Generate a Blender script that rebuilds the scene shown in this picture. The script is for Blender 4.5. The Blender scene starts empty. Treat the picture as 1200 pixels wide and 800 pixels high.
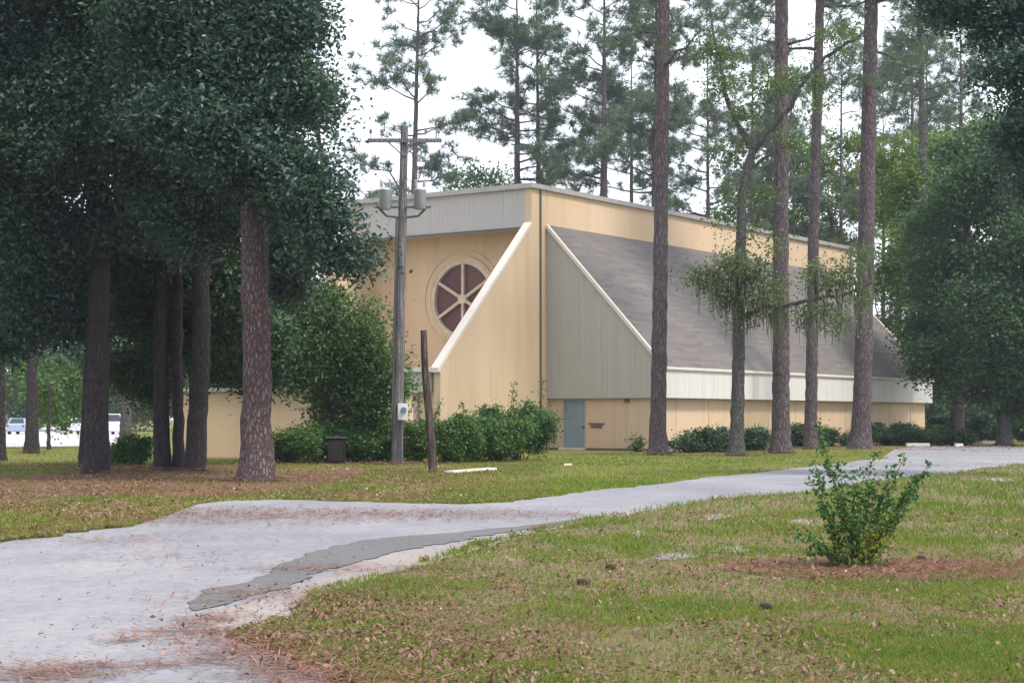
import bpy, bmesh, math
import numpy as np
from mathutils import Vector

# ------------------------------------------------------------------ camera, world, sun, exposure
S = bpy.context.scene
COL = S.collection
FPX = 1980.0                      # focal length in pixels of the 1200 x 800 photograph
EYE = 1.45
PITCH = math.atan(90.0 / FPX)
cam_d = bpy.data.cameras.new('camera'); cam = bpy.data.objects.new('camera', cam_d); COL.objects.link(cam)
cam.location = (0, 0, EYE); cam.rotation_euler = (math.pi / 2 + PITCH, 0, 0)
cam_d.sensor_width = 36.0; cam_d.lens = 36.0 * FPX / 1200.0
cam_d.clip_start = 0.1; cam_d.clip_end = 3000
S.camera = cam
SUN_EL, SUN_AZ = math.radians(58), math.radians(125)      # azimuth clockwise from +Y: behind the camera, to the right
w = bpy.data.worlds.new('World'); S.world = w; w.use_nodes = True
wn = w.node_tree; wn.nodes.clear()
sky = wn.nodes.new('ShaderNodeTexSky'); sky.sky_type = 'NISHITA'; sky.sun_disc = False
sky.sun_elevation = SUN_EL; sky.sun_rotation = SUN_AZ; sky.air_density = 1.0; sky.dust_density = 2.0
b1 = wn.nodes.new('ShaderNodeBackground'); b1.inputs['Strength'].default_value = 0.12
wn.links.new(sky.outputs[0], b1.inputs['Color'])
tc = wn.nodes.new('ShaderNodeTexCoord'); nz = wn.nodes.new('ShaderNodeTexNoise')
nz.inputs['Scale'].default_value = 2.2; nz.inputs['Detail'].default_value = 4
mpw = wn.nodes.new('ShaderNodeMapping'); mpw.inputs['Scale'].default_value = (1, 1, 2.5)
wn.links.new(tc.outputs['Generated'], mpw.inputs[0]); wn.links.new(mpw.outputs[0], nz.inputs['Vector'])
cr = wn.nodes.new('ShaderNodeValToRGB')
cr.color_ramp.elements[0].position = .3; cr.color_ramp.elements[0].color = (.82, .85, 1.0, 1)
cr.color_ramp.elements[1].position = .7; cr.color_ramp.elements[1].color = (.97, .97, 1, 1)
wn.links.new(nz.outputs[0], cr.inputs[0])
b2 = wn.nodes.new('ShaderNodeBackground'); b2.inputs['Strength'].default_value = 0.96
wn.links.new(cr.outputs[0], b2.inputs['Color'])
mx = wn.nodes.new('ShaderNodeMixShader'); mx.inputs[0].default_value = .75
wo = wn.nodes.new('ShaderNodeOutputWorld')
wn.links.new(b1.outputs[0], mx.inputs[1]); wn.links.new(b2.outputs[0], mx.inputs[2]); wn.links.new(mx.outputs[0], wo.inputs[0])
sd = bpy.data.lights.new('sun', 'SUN'); sd.energy = 2.0; sd.angle = math.radians(10); sd.color = (1, .93, .82)
sun = bpy.data.objects.new('sun', sd); COL.objects.link(sun)
sv = Vector((math.sin(SUN_AZ) * math.cos(SUN_EL), math.cos(SUN_AZ) * math.cos(SUN_EL), math.sin(SUN_EL)))
sun.rotation_euler = sv.to_track_quat('Z', 'Y').to_euler()
S.view_settings.view_transform = 'Standard'; S.view_settings.look = 'None'
S.view_settings.exposure = 1.04; S.view_settings.gamma = 1.0
try:
    S.cycles.max_bounces = 6; S.cycles.diffuse_bounces = 3; S.cycles.transparent_max_bounces = 4
except Exception: pass

# ------------------------------------------------------------------ measuring helpers
F_ = np.array([0, math.cos(PITCH), math.sin(PITCH)]); U_ = np.array([0, -math.sin(PITCH), math.cos(PITCH)]); R_ = np.array([1., 0, 0])
C_ = np.array([0, 0, EYE])
def ray(x, y): return F_ + R_ * ((x - 600) / FPX) - U_ * ((y - 400) / FPX)
def G(x, y):                       # point of the ground seen at a pixel
    d = ray(x, y); return C_ + d * (-EYE / d[2])
def P(x, y, Y):                    # point at depth Y
    d = ray(x, y); return C_ + d * (Y / d[1])
def rng(s): return np.random.default_rng(s)

_perm = rng(77).random((64, 64))
def vnoise(x, y):                  # smooth value noise in 0..1
    x = np.asarray(x, float); y = np.asarray(y, float)
    xi = np.floor(x).astype(int); yi = np.floor(y).astype(int); fx = x - xi; fy = y - yi
    fx = fx * fx * (3 - 2 * fx); fy = fy * fy * (3 - 2 * fy)
    a = _perm[xi % 64, yi % 64]; b = _perm[(xi + 1) % 64, yi % 64]; c = _perm[xi % 64, (yi + 1) % 64]; d = _perm[(xi + 1) % 64, (yi + 1) % 64]
    return (a * (1 - fx) + b * fx) * (1 - fy) + (c * (1 - fx) + d * fx) * fy
def fbm(x, y): return (vnoise(x, y) * .5 + vnoise(x * 2.1 + 7, y * 2.1 + 3) * .3 + vnoise(x * 4.3 + 1, y * 4.3 + 9) * .2)
def inside(poly, x, y):
    r = np.zeros(len(x), bool); n = len(poly)
    for i in range(n):
        x1, y1 = poly[i]; x2, y2 = poly[(i + 1) % n]
        if y1 == y2: continue
        c = ((y1 > y) != (y2 > y)) & (x < (x2 - x1) * (y - y1) / (y2 - y1) + x1)
        r ^= c
    return r

# ------------------------------------------------------------------ mesh builder
class MB:
    def __init__(s): s.v = []; s.f = []; s.t = []; s.n = 0
    def add(s, v, f, t=.5):        # f: (M,k) index array
        v = np.asarray(v, float).reshape(-1, 3); f = np.asarray(f, int)
        if len(f) == 0: return s
        s.v.append(v); s.f.append(f + s.n); s.n += len(v)
        s.t.append(np.broadcast_to(np.asarray(t, float), (len(f),)).copy()); return s
    def poly(s, pts, t=.5): return s.add(pts, [list(range(len(pts)))], t)
    def box(s, lo, hi, t=.5, M=None):
        (a, b, c), (d, e, g) = lo, hi
        v = np.array([(a, b, c), (d, b, c), (d, e, c), (a, e, c), (a, b, g), (d, b, g), (d, e, g), (a, e, g)], float)
        if M is not None: v = M(v)
        return s.add(v, [(0, 3, 2, 1), (4, 5, 6, 7), (0, 1, 5, 4), (1, 2, 6, 5), (2, 3, 7, 6), (3, 0, 4, 7)], t)
    def prism(s, pts2, ext, M, t=.5):      # pts2 polygon mapped by M(p2, e) at e = ext[0], ext[1]
        n = len(pts2)
        v = [M(p, ext[0]) for p in pts2] + [M(p, ext[1]) for p in pts2]
        s.add(v, [(i, (i + 1) % n, n + (i + 1) % n, n + i) for i in range(n)], t)
        s.poly([v[i] for i in range(n)][::-1], t); s.poly([v[n + i] for i in range(n)], t); return s
    def tube(s, pts, rad, k=10, rough=0, seed=0, t=.5, cap=True):
        pts = np.asarray(pts, float); m = len(pts); rad = np.broadcast_to(np.asarray(rad, float), (m,))
        tg = np.gradient(pts, axis=0); tg /= np.linalg.norm(tg, axis=1)[:, None] + 1e-9
        ref = np.array([0, 1, 0.]) if abs(tg[:, 1]).mean() < .8 else np.array([1., 0, 0])
        a = np.cross(ref, tg); a /= np.linalg.norm(a, axis=1)[:, None] + 1e-9; b = np.cross(tg, a)
        th = np.arange(k) * 2 * math.pi / k
        rr = rad[:, None] * np.ones(k)
        if rough: rr = rr * (1 + rough * rng(seed).normal(size=(m, k)))
        v = pts[:, None] + rr[..., None] * (np.cos(th)[None, :, None] * a[:, None] + np.sin(th)[None, :, None] * b[:, None])
        i = np.arange(m - 1)[:, None]; j = np.arange(k)[None]; j2 = (j + 1) % k
        q = np.stack(np.broadcast_arrays(i * k + j, i * k + j2, (i + 1) * k + j2, (i + 1) * k + j), -1).reshape(-1, 4)
        s.add(v.reshape(-1, 3), q, t)
        if cap:
            s.poly(v[0][::-1], t); s.poly(v[-1], t)
        return s
    def leaves(s, c, L, W, r, t=None, up=.5, droop=0):
        n = len(c)
        if n == 0: return s
        nrm = r.normal(size=(n, 3)); nrm[:, 2] = np.abs(nrm[:, 2]) + up; nrm /= np.linalg.norm(nrm, axis=1)[:, None]
        tg = r.normal(size=(n, 3)); tg[:, 2] -= droop; tg -= nrm * (tg * nrm).sum(1)[:, None]; tg /= np.linalg.norm(tg, axis=1)[:, None]
        sd = np.cross(nrm, tg); k = r.uniform(.7, 1.3, (n, 1))
        tl = tg * L * .5 * k; sw = sd * W * .5 * k; cv = nrm * L * .08
        v = np.stack([c - tl, c + sw + cv, c + tl, c - sw + cv], 1).reshape(-1, 3)
        return s.add(v, np.arange(4 * n).reshape(n, 4), r.random(n) if t is None else t)
    def build(s, name, mat, parent=None, origin=(0, 0, 0), smooth=False):
        me = bpy.data.meshes.new(name)
        v = np.concatenate(s.v) - np.asarray(origin, float)
        fl = np.concatenate([f.reshape(-1) for f in s.f]); tot = np.concatenate([np.full(len(f), f.shape[1]) for f in s.f])
        st = np.concatenate([[0], np.cumsum(tot)[:-1]])
        me.vertices.add(len(v)); me.vertices.foreach_set('co', v.astype(np.float32).ravel())
        me.loops.add(len(fl)); me.loops.foreach_set('vertex_index', fl.astype(np.int32))
        me.polygons.add(len(tot)); me.polygons.foreach_set('loop_start', st.astype(np.int32))
        me.update(calc_edges=True)
        me.polygons.foreach_set('use_smooth', np.full(len(tot), bool(smooth)))
        at = me.attributes.new('tint', 'FLOAT', 'FACE'); at.data.foreach_set('value', np.concatenate(s.t).astype(np.float32))
        me.materials.append(mat)
        o = bpy.data.objects.new(name, me); COL.objects.link(o)
        if parent is not None: o.parent = parent
        else: o.location = origin
        return o

def tag(o, label=None, cat=None, group=None, kind=None):
    if label: o['label'] = label
    if cat: o['category'] = cat
    if group: o['group'] = group
    if kind: o['kind'] = kind
    return o
def thing(name, label, cat, loc, group=None):
    o = bpy.data.objects.new(name, None); COL.objects.link(o); o.location = loc; o.empty_display_size = .3
    return tag(o, label, cat, group)

# ------------------------------------------------------------------ materials
def nodes(name):
    m = bpy.data.materials.new(name); m.use_nodes = True; nt = m.node_tree
    return m, nt, nt.nodes['Principled BSDF']
def N(nt, t, **kw):
    n = nt.nodes.new(t)
    for k, v in kw.items():
        if k in n.inputs: n.inputs[k].default_value = v
        else: setattr(n, k, v)
    return n
def ramp(nt, src, stops):
    r = nt.nodes.new('ShaderNodeValToRGB'); e = r.color_ramp.elements
    while len(e) < len(stops): e.new(.5)
    for x, (p, c) in zip(e, stops): x.position = p; x.color = (*c, 1)
    nt.links.new(src, r.inputs[0]); return r.outputs[0]
def coords(nt, scale=(1, 1, 1), kind='Object'):
    c = nt.nodes.new('ShaderNodeTexCoord'); m = nt.nodes.new('ShaderNodeMapping'); m.inputs['Scale'].default_value = scale
    nt.links.new(c.outputs[kind], m.inputs[0]); return m.outputs[0]
def noise(nt, vec, scale, detail=5, rough=.6):
    n = N(nt, 'ShaderNodeTexNoise', Scale=scale, Detail=detail, Roughness=rough); nt.links.new(vec, n.inputs['Vector']); return n.outputs[0]
def mix(nt, f, a, b, mode='MIX'):
    m = nt.nodes.new('ShaderNodeMix'); m.data_type = 'RGBA'; m.blend_type = mode
    for s, v in ((m.inputs[0], f), (m.inputs[6], a), (m.inputs[7], b)):
        if hasattr(v, 'links'): nt.links.new(v, s)
        elif isinstance(v, (int, float)): s.default_value = v
        else: s.default_value = (*v, 1)
    return m.outputs[2]
def bump(nt, bs, h, dist=.02, st=.6):
    b = N(nt, 'ShaderNodeBump', Strength=st, Distance=dist); nt.links.new(h, b.inputs['Height']); nt.links.new(b.outputs[0], bs.inputs['Normal'])
def tint(nt):
    a = nt.nodes.new('ShaderNodeAttribute'); a.attribute_name = 'tint'; return a.outputs['Fac']

def mat_plain(name, c, rough=.7, metal=0, var=.15, sc=3):
    m, nt, b = nodes(name); n = noise(nt, coords(nt), sc)
    nt.links.new(ramp(nt, n, [(.3, tuple(x * (1 - var) for x in c)), (.7, tuple(min(1, x * (1 + var)) for x in c))]), b.inputs['Base Color'])
    b.inputs['Roughness'].default_value = rough; b.inputs['Metallic'].default_value = metal; return m
def mat_stucco():
    m, nt, b = nodes('stucco')
    big = noise(nt, coords(nt, (.25, .25, .12)), 1.0, 4); str_ = noise(nt, coords(nt, (2.2, 2.2, .12)), 1.0, 6); fine = noise(nt, coords(nt), 30, 3)
    c = ramp(nt, big, [(.3, (.56, .412, .255)), (.55, (.62, .468, .31)), (.75, (.62, .465, .335))])
    c = mix(nt, ramp(nt, str_, [(.5, (0, 0, 0)), (.78, (.6, .6, .6))]), c, (.40, .31, .22))
    c = mix(nt, .18, c, ramp(nt, fine, [(.3, (.3, .22, .14)), (.7, (.66, .5, .33))]))
    nt.links.new(c, b.inputs['Base Color']); b.inputs['Roughness'].default_value = .9
    bump(nt, b, fine, .012, .5); return m
def mat_siding(name, c, c2, stain=.5):
    m, nt, b = nodes(name)
    s = noise(nt, coords(nt, (3, 3, .18)), 1.2, 6); f = noise(nt, coords(nt, (14, 14, .8)), 1.5, 4)
    base = ramp(nt, tint(nt), [(0, c2), (1, c)])
    base = mix(nt, ramp(nt, s, [(.55, (0, 0, 0)), (.8, (stain,) * 3)]), base, tuple(x * .62 for x in c))
    base = mix(nt, .1, base, ramp(nt, f, [(.3, tuple(x * .6 for x in c)), (.7, tuple(min(1, x * 1.25) for x in c))]))
    nt.links.new(base, b.inputs['Base Color']); b.inputs['Roughness'].default_value = .95; b.inputs['Specular IOR Level'].default_value = .15; bump(nt, b, f, .006, .5); return m
def mat_shingle():
    m, nt, b = nodes('shingle')
    n = noise(nt, coords(nt, (.35, .35, .35)), 1, 4); f = noise(nt, coords(nt), 14, 4)
    c = ramp(nt, tint(nt), [(0, (.085, .078, .08)), (.5, (.125, .112, .108)), (1, (.17, .15, .14))])
    c = mix(nt, ramp(nt, n, [(.45, (0, 0, 0)), (.7, (.45, .45, .45))]), c, (.135, .122, .112))
    c = mix(nt, .35, c, ramp(nt, f, [(.3, (.06, .055, .055)), (.7, (.22, .2, .19))]))
    nt.links.new(c, b.inputs['Base Color']); b.inputs['Roughness'].default_value = .95; bump(nt, b, f, .01, .6); return m
def mat_bark(name, dark, light, sx=7, sz=1.6, moss=None):
    m, nt, b = nodes(name); v = coords(nt, (sx, sx, sz))
    vo = N(nt, 'ShaderNodeTexVoronoi', feature='DISTANCE_TO_EDGE', Scale=1.0)
    wv = N(nt, 'ShaderNodeTexNoise', Scale=2.5, Detail=3); nt.links.new(v, wv.inputs['Vector'])
    ad = nt.nodes.new('ShaderNodeVectorMath'); ad.operation = 'ADD'; nt.links.new(v, ad.inputs[0]); nt.links.new(wv.outputs['Color'], ad.inputs[1])
    nt.links.new(ad.outputs[0], vo.inputs['Vector'])
    cr = ramp(nt, vo.outputs['Distance'], [(.0, (.25, .25, .25)), (.22, (1, 1, 1))])
    f = noise(nt, coords(nt, (12, 12, 5)), 1.5, 5); g = noise(nt, coords(nt, (.8, .8, .4)), 1, 3)
    pl = ramp(nt, f, [(.3, tuple(x * .62 for x in light)), (.7, tuple(x * 1.2 for x in light))])
    pl = mix(nt, ramp(nt, g, [(.4, (0, 0, 0)), (.65, (.55, .55, .55))]), pl, tuple(np.array(light) * np.array([.85, .95, 1.1])) if moss is None else moss)
    nt.links.new(mix(nt, cr, dark, pl), b.inputs['Base Color']); b.inputs['Roughness'].default_value = .95
    hh = nt.nodes.new('ShaderNodeMath'); hh.operation = 'ADD'; nt.links.new(cr, hh.inputs[0]); nt.links.new(f, hh.inputs[1])
    bump(nt, b, hh.outputs[0], .06, 1.0); return m
def mat_leaf(name, stops, rough=.45, trans=.3, spec=.5):
    m, nt, b = nodes(name)
    c = ramp(nt, tint(nt), stops); nt.links.new(c, b.inputs['Base Color']); b.inputs['Roughness'].default_value = rough
    b.inputs['Specular IOR Level'].default_value = spec
    t = nt.nodes.new('ShaderNodeBsdfTranslucent'); tcol = mix(nt, 1.0, c, (1.25, 1.35, .6), 'MULTIPLY'); nt.links.new(tcol, t.inputs['Color'])
    x = nt.nodes.new('ShaderNodeMixShader'); x.inputs[0].default_value = trans
    nt.links.new(b.outputs[0], x.inputs[1]); nt.links.new(t.outputs[0], x.inputs[2])
    nt.links.new(x.outputs[0], nt.nodes['Material Output'].inputs[0]); return m
def mat_ground(name, stops, sc=.35, fine_c=((.05, .06, .02), (.24, .17, .11))):
    m, nt, b = nodes(name); v = coords(nt)
    a = noise(nt, v, sc, 7, .62); f = noise(nt, v, 26, 5, .7); md = noise(nt, v, 3.2, 5, .65)
    c = ramp(nt, mix(nt, .4, a, md), stops)
    c = mix(nt, .42, c, ramp(nt, f, [(.32, fine_c[0]), (.68, fine_c[1])]))
    nt.links.new(c, b.inputs['Base Color']); b.inputs['Roughness'].default_value = 1.0; b.inputs['Specular IOR Level'].default_value = .1
    bump(nt, b, f, .03, .7); return m
def mat_drive(name, c0, c1, c2, litter=(.30, .17, .12), la=.6):
    m, nt, b = nodes(name); v = coords(nt)
    a = noise(nt, coords(nt, (.4, .22, 1)), 1, 9, .68); f = noise(nt, v, 45, 4, .7); md = noise(nt, coords(nt, (1, .5, 1)), 2.2, 6, .7)
    c = ramp(nt, a, [(.36, c0), (.5, c1), (.64, c2)])
    c = mix(nt, ramp(nt, md, [(.58, (0, 0, 0)), (.75, (la,) * 3)]), c, litter)
    g2 = noise(nt, coords(nt, (1, .6, 1)), 9, 8, .75)
    c = mix(nt, .28, c, ramp(nt, g2, [(.36, tuple(x * .62 for x in c0)), (.64, tuple(min(1, x * 1.25) for x in c2))]))
    c = mix(nt, .3, c, ramp(nt, f, [(.3, tuple(x * .45 for x in c1)), (.7, tuple(min(1, x * 1.5) for x in c1))]))
    vo = N(nt, 'ShaderNodeTexVoronoi', feature='DISTANCE_TO_EDGE', Scale=.55)
    wv = N(nt, 'ShaderNodeTexNoise', Scale=1.3, Detail=4); nt.links.new(v, wv.inputs['Vector'])
    ad = nt.nodes.new('ShaderNodeVectorMath'); ad.operation = 'ADD'; nt.links.new(v, ad.inputs[0]); nt.links.new(wv.outputs['Color'], ad.inputs[1]); nt.links.new(ad.outputs[0], vo.inputs['Vector'])
    c = mix(nt, ramp(nt, vo.outputs['Distance'], [(0, (.22, .22, .22)), (.012, (0, 0, 0))]), c, tuple(x * .6 for x in c0))
    nt.links.new(c, b.inputs['Base Color']); b.inputs['Roughness'].default_value = .92; bump(nt, b, f, .012, .6); return m

M = {}
M['stucco'] = mat_stucco()
M['trim'] = mat_siding('trim', (.66, .60, .53), (.62, .56, .5), .4)
M['cap_siding'] = mat_siding('grey_green_shaded', (.425, .41, .362), (.395, .383, .335), .5)  # same boarding as the eave, shade of the side off the sun in its colour
M['eave_siding'] = mat_siding('grey_green_sunlit', (.62, .61, .575), (.575, .57, .535), .45)  # same boarding as the ends, sunlight painted in as a paler tone
M['front_siding'] = mat_siding('grey_siding', (.44, .42, .40), (.42, .40, .38), .3)
M['shingle'] = mat_shingle()
M['coping'] = mat_plain('coping_metal', (.36, .34, .32), .5, .3)
M['dark_line'] = mat_plain('dark_metal', (.10, .085, .08), .6)
M['glass'] = mat_siding('stained_glass', (.15, .075, .07), (.10, .052, .055), .3); M['glass'].node_tree.nodes['Principled BSDF'].inputs['Roughness'].default_value = .35
M['frame'] = mat_plain('window_frame', (.54, .45, .34), .8)
M['door'] = mat_plain('door_blue', (.20, .27, .30), .5, 0, .12)
M['pink_panel'] = mat_plain('pink_panel', (.52, .38, .36), .8)
M['soffit'] = mat_plain('soffit', (.30, .25, .19), .9)
M['pine_bark'] = mat_bark('pine_bark', (.045, .034, .036), (.165, .125, .128), 10, 2.6)
M['red_bark'] = mat_bark('red_bark', (.04, .026, .03), (.20, .135, .13), 13, 5)
M['dark_bark'] = mat_bark('dark_bark', (.02, .015, .017), (.062, .048, .048), 12, 3.5)
M['grey_bark'] = mat_bark('grey_bark', (.06, .058, .058), (.16, .15, .15), 12, 3.5)
M['moss_bark'] = mat_bark('mossy_bark', (.045, .042, .04), (.15, .14, .132), 13, 4, (.125, .135, .105))
M['pole_wood'] = mat_bark('pole_wood', (.13, .12, .115), (.25, .235, .225), 10, .5)
M['post_wood'] = mat_bark('post_wood', (.045, .035, .03), (.14, .10, .085), 12, .8)
M['metal_grey'] = mat_plain('transformer_grey', (.36, .39, .42), .45, .2, .12)
M['metal_dark'] = mat_plain('bracket_dark', (.09, .09, .10), .6, .3)
M['ceramic'] = mat_plain('insulator', (.30, .28, .28), .3)
M['box_white'] = mat_plain('meter_box', (.62, .64, .66), .5)
M['blue_dark'] = mat_plain('meter_dark', (.12, .15, .22), .4)
M['leaf_dark'] = mat_leaf('leaf_dark', [(0, (.018, .042, .042)), (.5, (.04, .086, .078)), (.86, (.075, .14, .105)), (1, (.13, .18, .06))], .42, .3, .6)
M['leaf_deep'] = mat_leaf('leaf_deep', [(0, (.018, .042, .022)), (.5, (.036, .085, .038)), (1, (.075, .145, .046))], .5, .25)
M['leaf_mid'] = mat_leaf('leaf_mid', [(0, (.035, .08, .022)), (.5, (.07, .15, .036)), (.9, (.13, .22, .045)), (1, (.22, .24, .05))], .55, .35)
M['leaf_soft'] = mat_leaf('leaf_soft', [(0, (.038, .08, .034)), (.5, (.072, .145, .052)), (1, (.15, .22, .065))], .6, .35)
M['leaf_yellow'] = mat_leaf('leaf_yellow', [(0, (.06, .12, .02)), (.5, (.12, .20, .032)), (1, (.24, .28, .06))], .6, .4)
M['leaf_oak'] = mat_leaf('leaf_oak', [(0, (.05, .085, .032)), (.5, (.09, .145, .05)), (1, (.18, .23, .08))], .65, .35)
M['leaf_oakdark'] = mat_leaf('leaf_oakdark', [(0, (.02, .052, .024)), (.5, (.044, .105, .042)), (1, (.105, .19, .05))], .5, .3)
M['leaf_rod'] = mat_leaf('leaf_rod', [(0, (.022, .075, .034)), (.5, (.048, .13, .042)), (.8, (.10, .20, .04)), (1, (.38, .34, .03))], .65, .45, .35)
M['leaf_bush'] = mat_leaf('leaf_bush', [(0, (.024, .068, .03)), (.5, (.055, .14, .038)), (.85, (.11, .20, .04)), (1, (.3, .3, .03))], .45, .35)
M['needle'] = mat_leaf('needle', [(0, (.045, .08, .05)), (.5, (.075, .125, .07)), (1, (.13, .18, .09))], .55, .3)
M['needle_far_veiled'] = mat_leaf('needle_far_veiled', [(0, (.07, .115, .10)), (.5, (.11, .165, .135)), (1, (.17, .22, .15))], .6, .35)  # pale bluish lens veil over the back pines mixed into the needle colour
M['moss'] = mat_leaf('spanish_moss', [(0, (.12, .125, .10)), (1, (.23, .235, .195))], .9, .3, .1)
M['ground'] = mat_ground('lawn_far', [(.33, (.17, .115, .075)), (.45, (.15, .14, .04)), (.56, (.135, .165, .022)), (.7, (.19, .21, .03))], .22, ((.06, .075, .02), (.22, .2, .08)))
M['near'] = mat_ground('lawn_near', [(.32, (.22, .14, .115)), (.44, (.185, .135, .09)), (.52, (.15, .14, .06)), (.64, (.12, .15, .04))], 1.6, ((.06, .05, .03), (.30, .22, .16)))
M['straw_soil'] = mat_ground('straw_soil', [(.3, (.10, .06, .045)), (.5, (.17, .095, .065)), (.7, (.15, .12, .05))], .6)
M['drive'] = mat_drive('drive', (.125, .13, .155), (.205, .205, .228), (.30, .29, .295), (.33, .235, .21), .75)
M['patch'] = mat_drive('asphalt_patch', (.085, .084, .086), (.105, .103, .105), (.14, .133, .133), (.2, .14, .11), .5)
M['sand'] = mat_drive('sand', (.19, .16, .15), (.25, .22, .21), (.31, .28, .27), (.24, .14, .115), 1.0)
M['lot'] = mat_drive('lot', (.40, .39, .41), (.45, .44, .46), (.50, .49, .51), (.4, .36, .35), .3)
M['grass'] = mat_leaf('grass', [(0, (.065, .14, .016)), (.5, (.13, .20, .022)), (.8, (.20, .235, .036)), (1, (.28, .22, .09))], .6, .35, .3)
M['litter'] = mat_leaf('litter', [(0, (.085, .045, .034)), (.35, (.19, .10, .072)), (.7, (.27, .165, .125)), (.96, (.35, .25, .19)), (1, (.52, .45, .38))], .7, .15, .3)
M['straw'] = mat_leaf('straw', [(0, (.13, .058, .042)), (.6, (.23, .112, .082)), (1, (.32, .19, .135))], .8, .1, .2)
M['board'] = mat_plain('pale_board', (.66, .60, .48), .8)
M['concrete'] = mat_plain('concrete', (.56, .52, .46), .9)
M['cone'] = mat_plain('pine_cone', (.06, .04, .035), .9, 0, .3, 30)

# ------------------------------------------------------------------ the ground
def sheet(name, mat, px, z, wob=.06, step=.35, world=False, seed=1):
    pts = [np.array(p, float) for p in px] if world else [G(*p)[:2] for p in px]
    out = []; r = rng(seed)
    for i in range(len(pts)):
        a, b = pts[i], pts[(i + 1) % len(pts)]; L = np.linalg.norm(b - a); n = int(max(1, min(90, L / step)))
        nr = np.array([-(b - a)[1], (b - a)[0]]) / (L + 1e-9)
        for k in range(n):
            q = a + (b - a) * k / n
            s = wob * (q[1] / 18.0 + .5); fq = 1.6 / max(1, q[1] / 22)      # a smooth displacement field: edges wander but never cross
            out.append(q + s * 2.2 * np.array([fbm(q[0] * fq + seed, q[1] * fq + 5) - .5, fbm(q[0] * fq + 31, q[1] * fq + seed) - .5]) + s * .5 * np.array([vnoise(q[0] * fq * 5, q[1] * fq * 5 + seed) - .5, vnoise(q[0] * fq * 5 + 17, q[1] * fq * 5) - .5]))
    bm = bmesh.new(); vs = [bm.verts.new((p[0], p[1], z)) for p in out]
    f = bm.faces.new(vs); bm.normal_update()
    if f.normal.z < 0: f.normal_flip()
    bmesh.ops.triangulate(bm, faces=[f])
    me = bpy.data.meshes.new(name); bm.to_mesh(me); bm.free(); me.materials.append(mat)
    o = bpy.data.objects.new(name, me); COL.objects.link(o); tag(o, kind='structure'); return o, [tuple(p) for p in out]

g = MB(); g.poly([(-900, -60, 0), (900, -60, 0), (900, 1600, 0), (-900, 1600, 0)])
tag(g.build('ground', M['ground']), kind='structure')
near_px = [(1800, 520), (1200, 544), (1100, 555), (1000, 569), (950, 576), (850, 583), (750, 599), (650, 616), (600, 627), (540, 646), (480, 664), (420, 680), (375, 692), (335, 716), (300, 737), (268, 748), (330, 766), (385, 788), (430, 830), (520, 1000)]
near_w = [tuple(G(*p)[:2]) for p in near_px] + [(6, 2.0), (40, 8.0)]
near_o, NEAR = sheet('near_lawn', M['near'], near_w, .004, .14, .12, world=True, seed=3)
drive_px = [(600, 588), (540, 591), (460, 589), (340, 586), (270, 587), (215, 594), (190, 606), (150, 618), (60, 629), (-40, 640), (-200, 655)]
drive_w = [tuple(G(*p)[:2]) for p in [(1800, 509), (1300, 520), (1200, 527), (1130, 527), (1060, 530), (1040, 537), (945, 547), (835, 559), (735, 571)] + drive_px] + [(-9, 1.5), (-1.0, 1.5), (-.3, 4.5)] + \
          [tuple(G(*p)[:2]) for p in [(520, 1000), (430, 830), (385, 788), (330, 766), (268, 748), (300, 737), (335, 716), (375, 692), (420, 680), (480, 664), (540, 646), (600, 627), (650, 616), (750, 599), (850, 583), (950, 576), (1000, 569), (1100, 555), (1200, 544), (1800, 520)]]
drive_o, DRIVE = sheet('driveway', M['drive'], drive_w, .008, .14, .12, world=True, seed=5)
sheet('sandy_shoulder', M['sand'], [(268, 747), (252, 742), (240, 722), (275, 712), (345, 690), (400, 668), (460, 650), (540, 636), (600, 626), (655, 614), (740, 599), (745, 602), (650, 619), (600, 631), (540, 650), (480, 668), (420, 684), (375, 696), (335, 719), (300, 740)], .012, .09, .08, seed=8)
sheet('asphalt_patch', M['patch'], [(223, 708), (240, 694), (290, 683), (330, 663), (380, 643), (450, 631), (540, 624), (620, 616), (690, 606), (650, 615), (600, 624), (540, 634), (470, 645), (400, 664), (340, 688), (270, 708), (232, 717)], .016, .09, .08, seed=9)
sheet('parking_lot', M['lot'], [(-300, 520), (0, 524), (60, 523), (120, 522), (150, 517), (140, 500), (-300, 499)], .006, .05, seed=12)
side_o, SIDEP = sheet('side_pavement', M['drive'], [(1035, 536), (1048, 527), (1075, 523), (1130, 522), (1165, 522), (1210, 525), (1210, 529), (1090, 531)], .013, .03, seed=13)
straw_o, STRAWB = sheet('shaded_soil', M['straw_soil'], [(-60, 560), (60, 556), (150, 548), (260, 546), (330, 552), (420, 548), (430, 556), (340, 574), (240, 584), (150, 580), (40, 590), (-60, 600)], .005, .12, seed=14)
for i, (x, y, rx, ry) in enumerate([(858, 644, 22, 5), (790, 652, 26, 5), (838, 606, 18, 3), (748, 627, 10, 4), (940, 612, 14, 3), (1165, 562, 26, 2)]):
    sheet('bare_sand', M['sand'], [(x + rx * math.cos(a) * (1 + .3 * math.sin(3 * a + i)), y + ry * math.sin(a) * (1 + .3 * math.cos(2 * a + i))) for a in np.arange(12) * math.pi / 6], .010, .04, .12, seed=20 + i)

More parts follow.
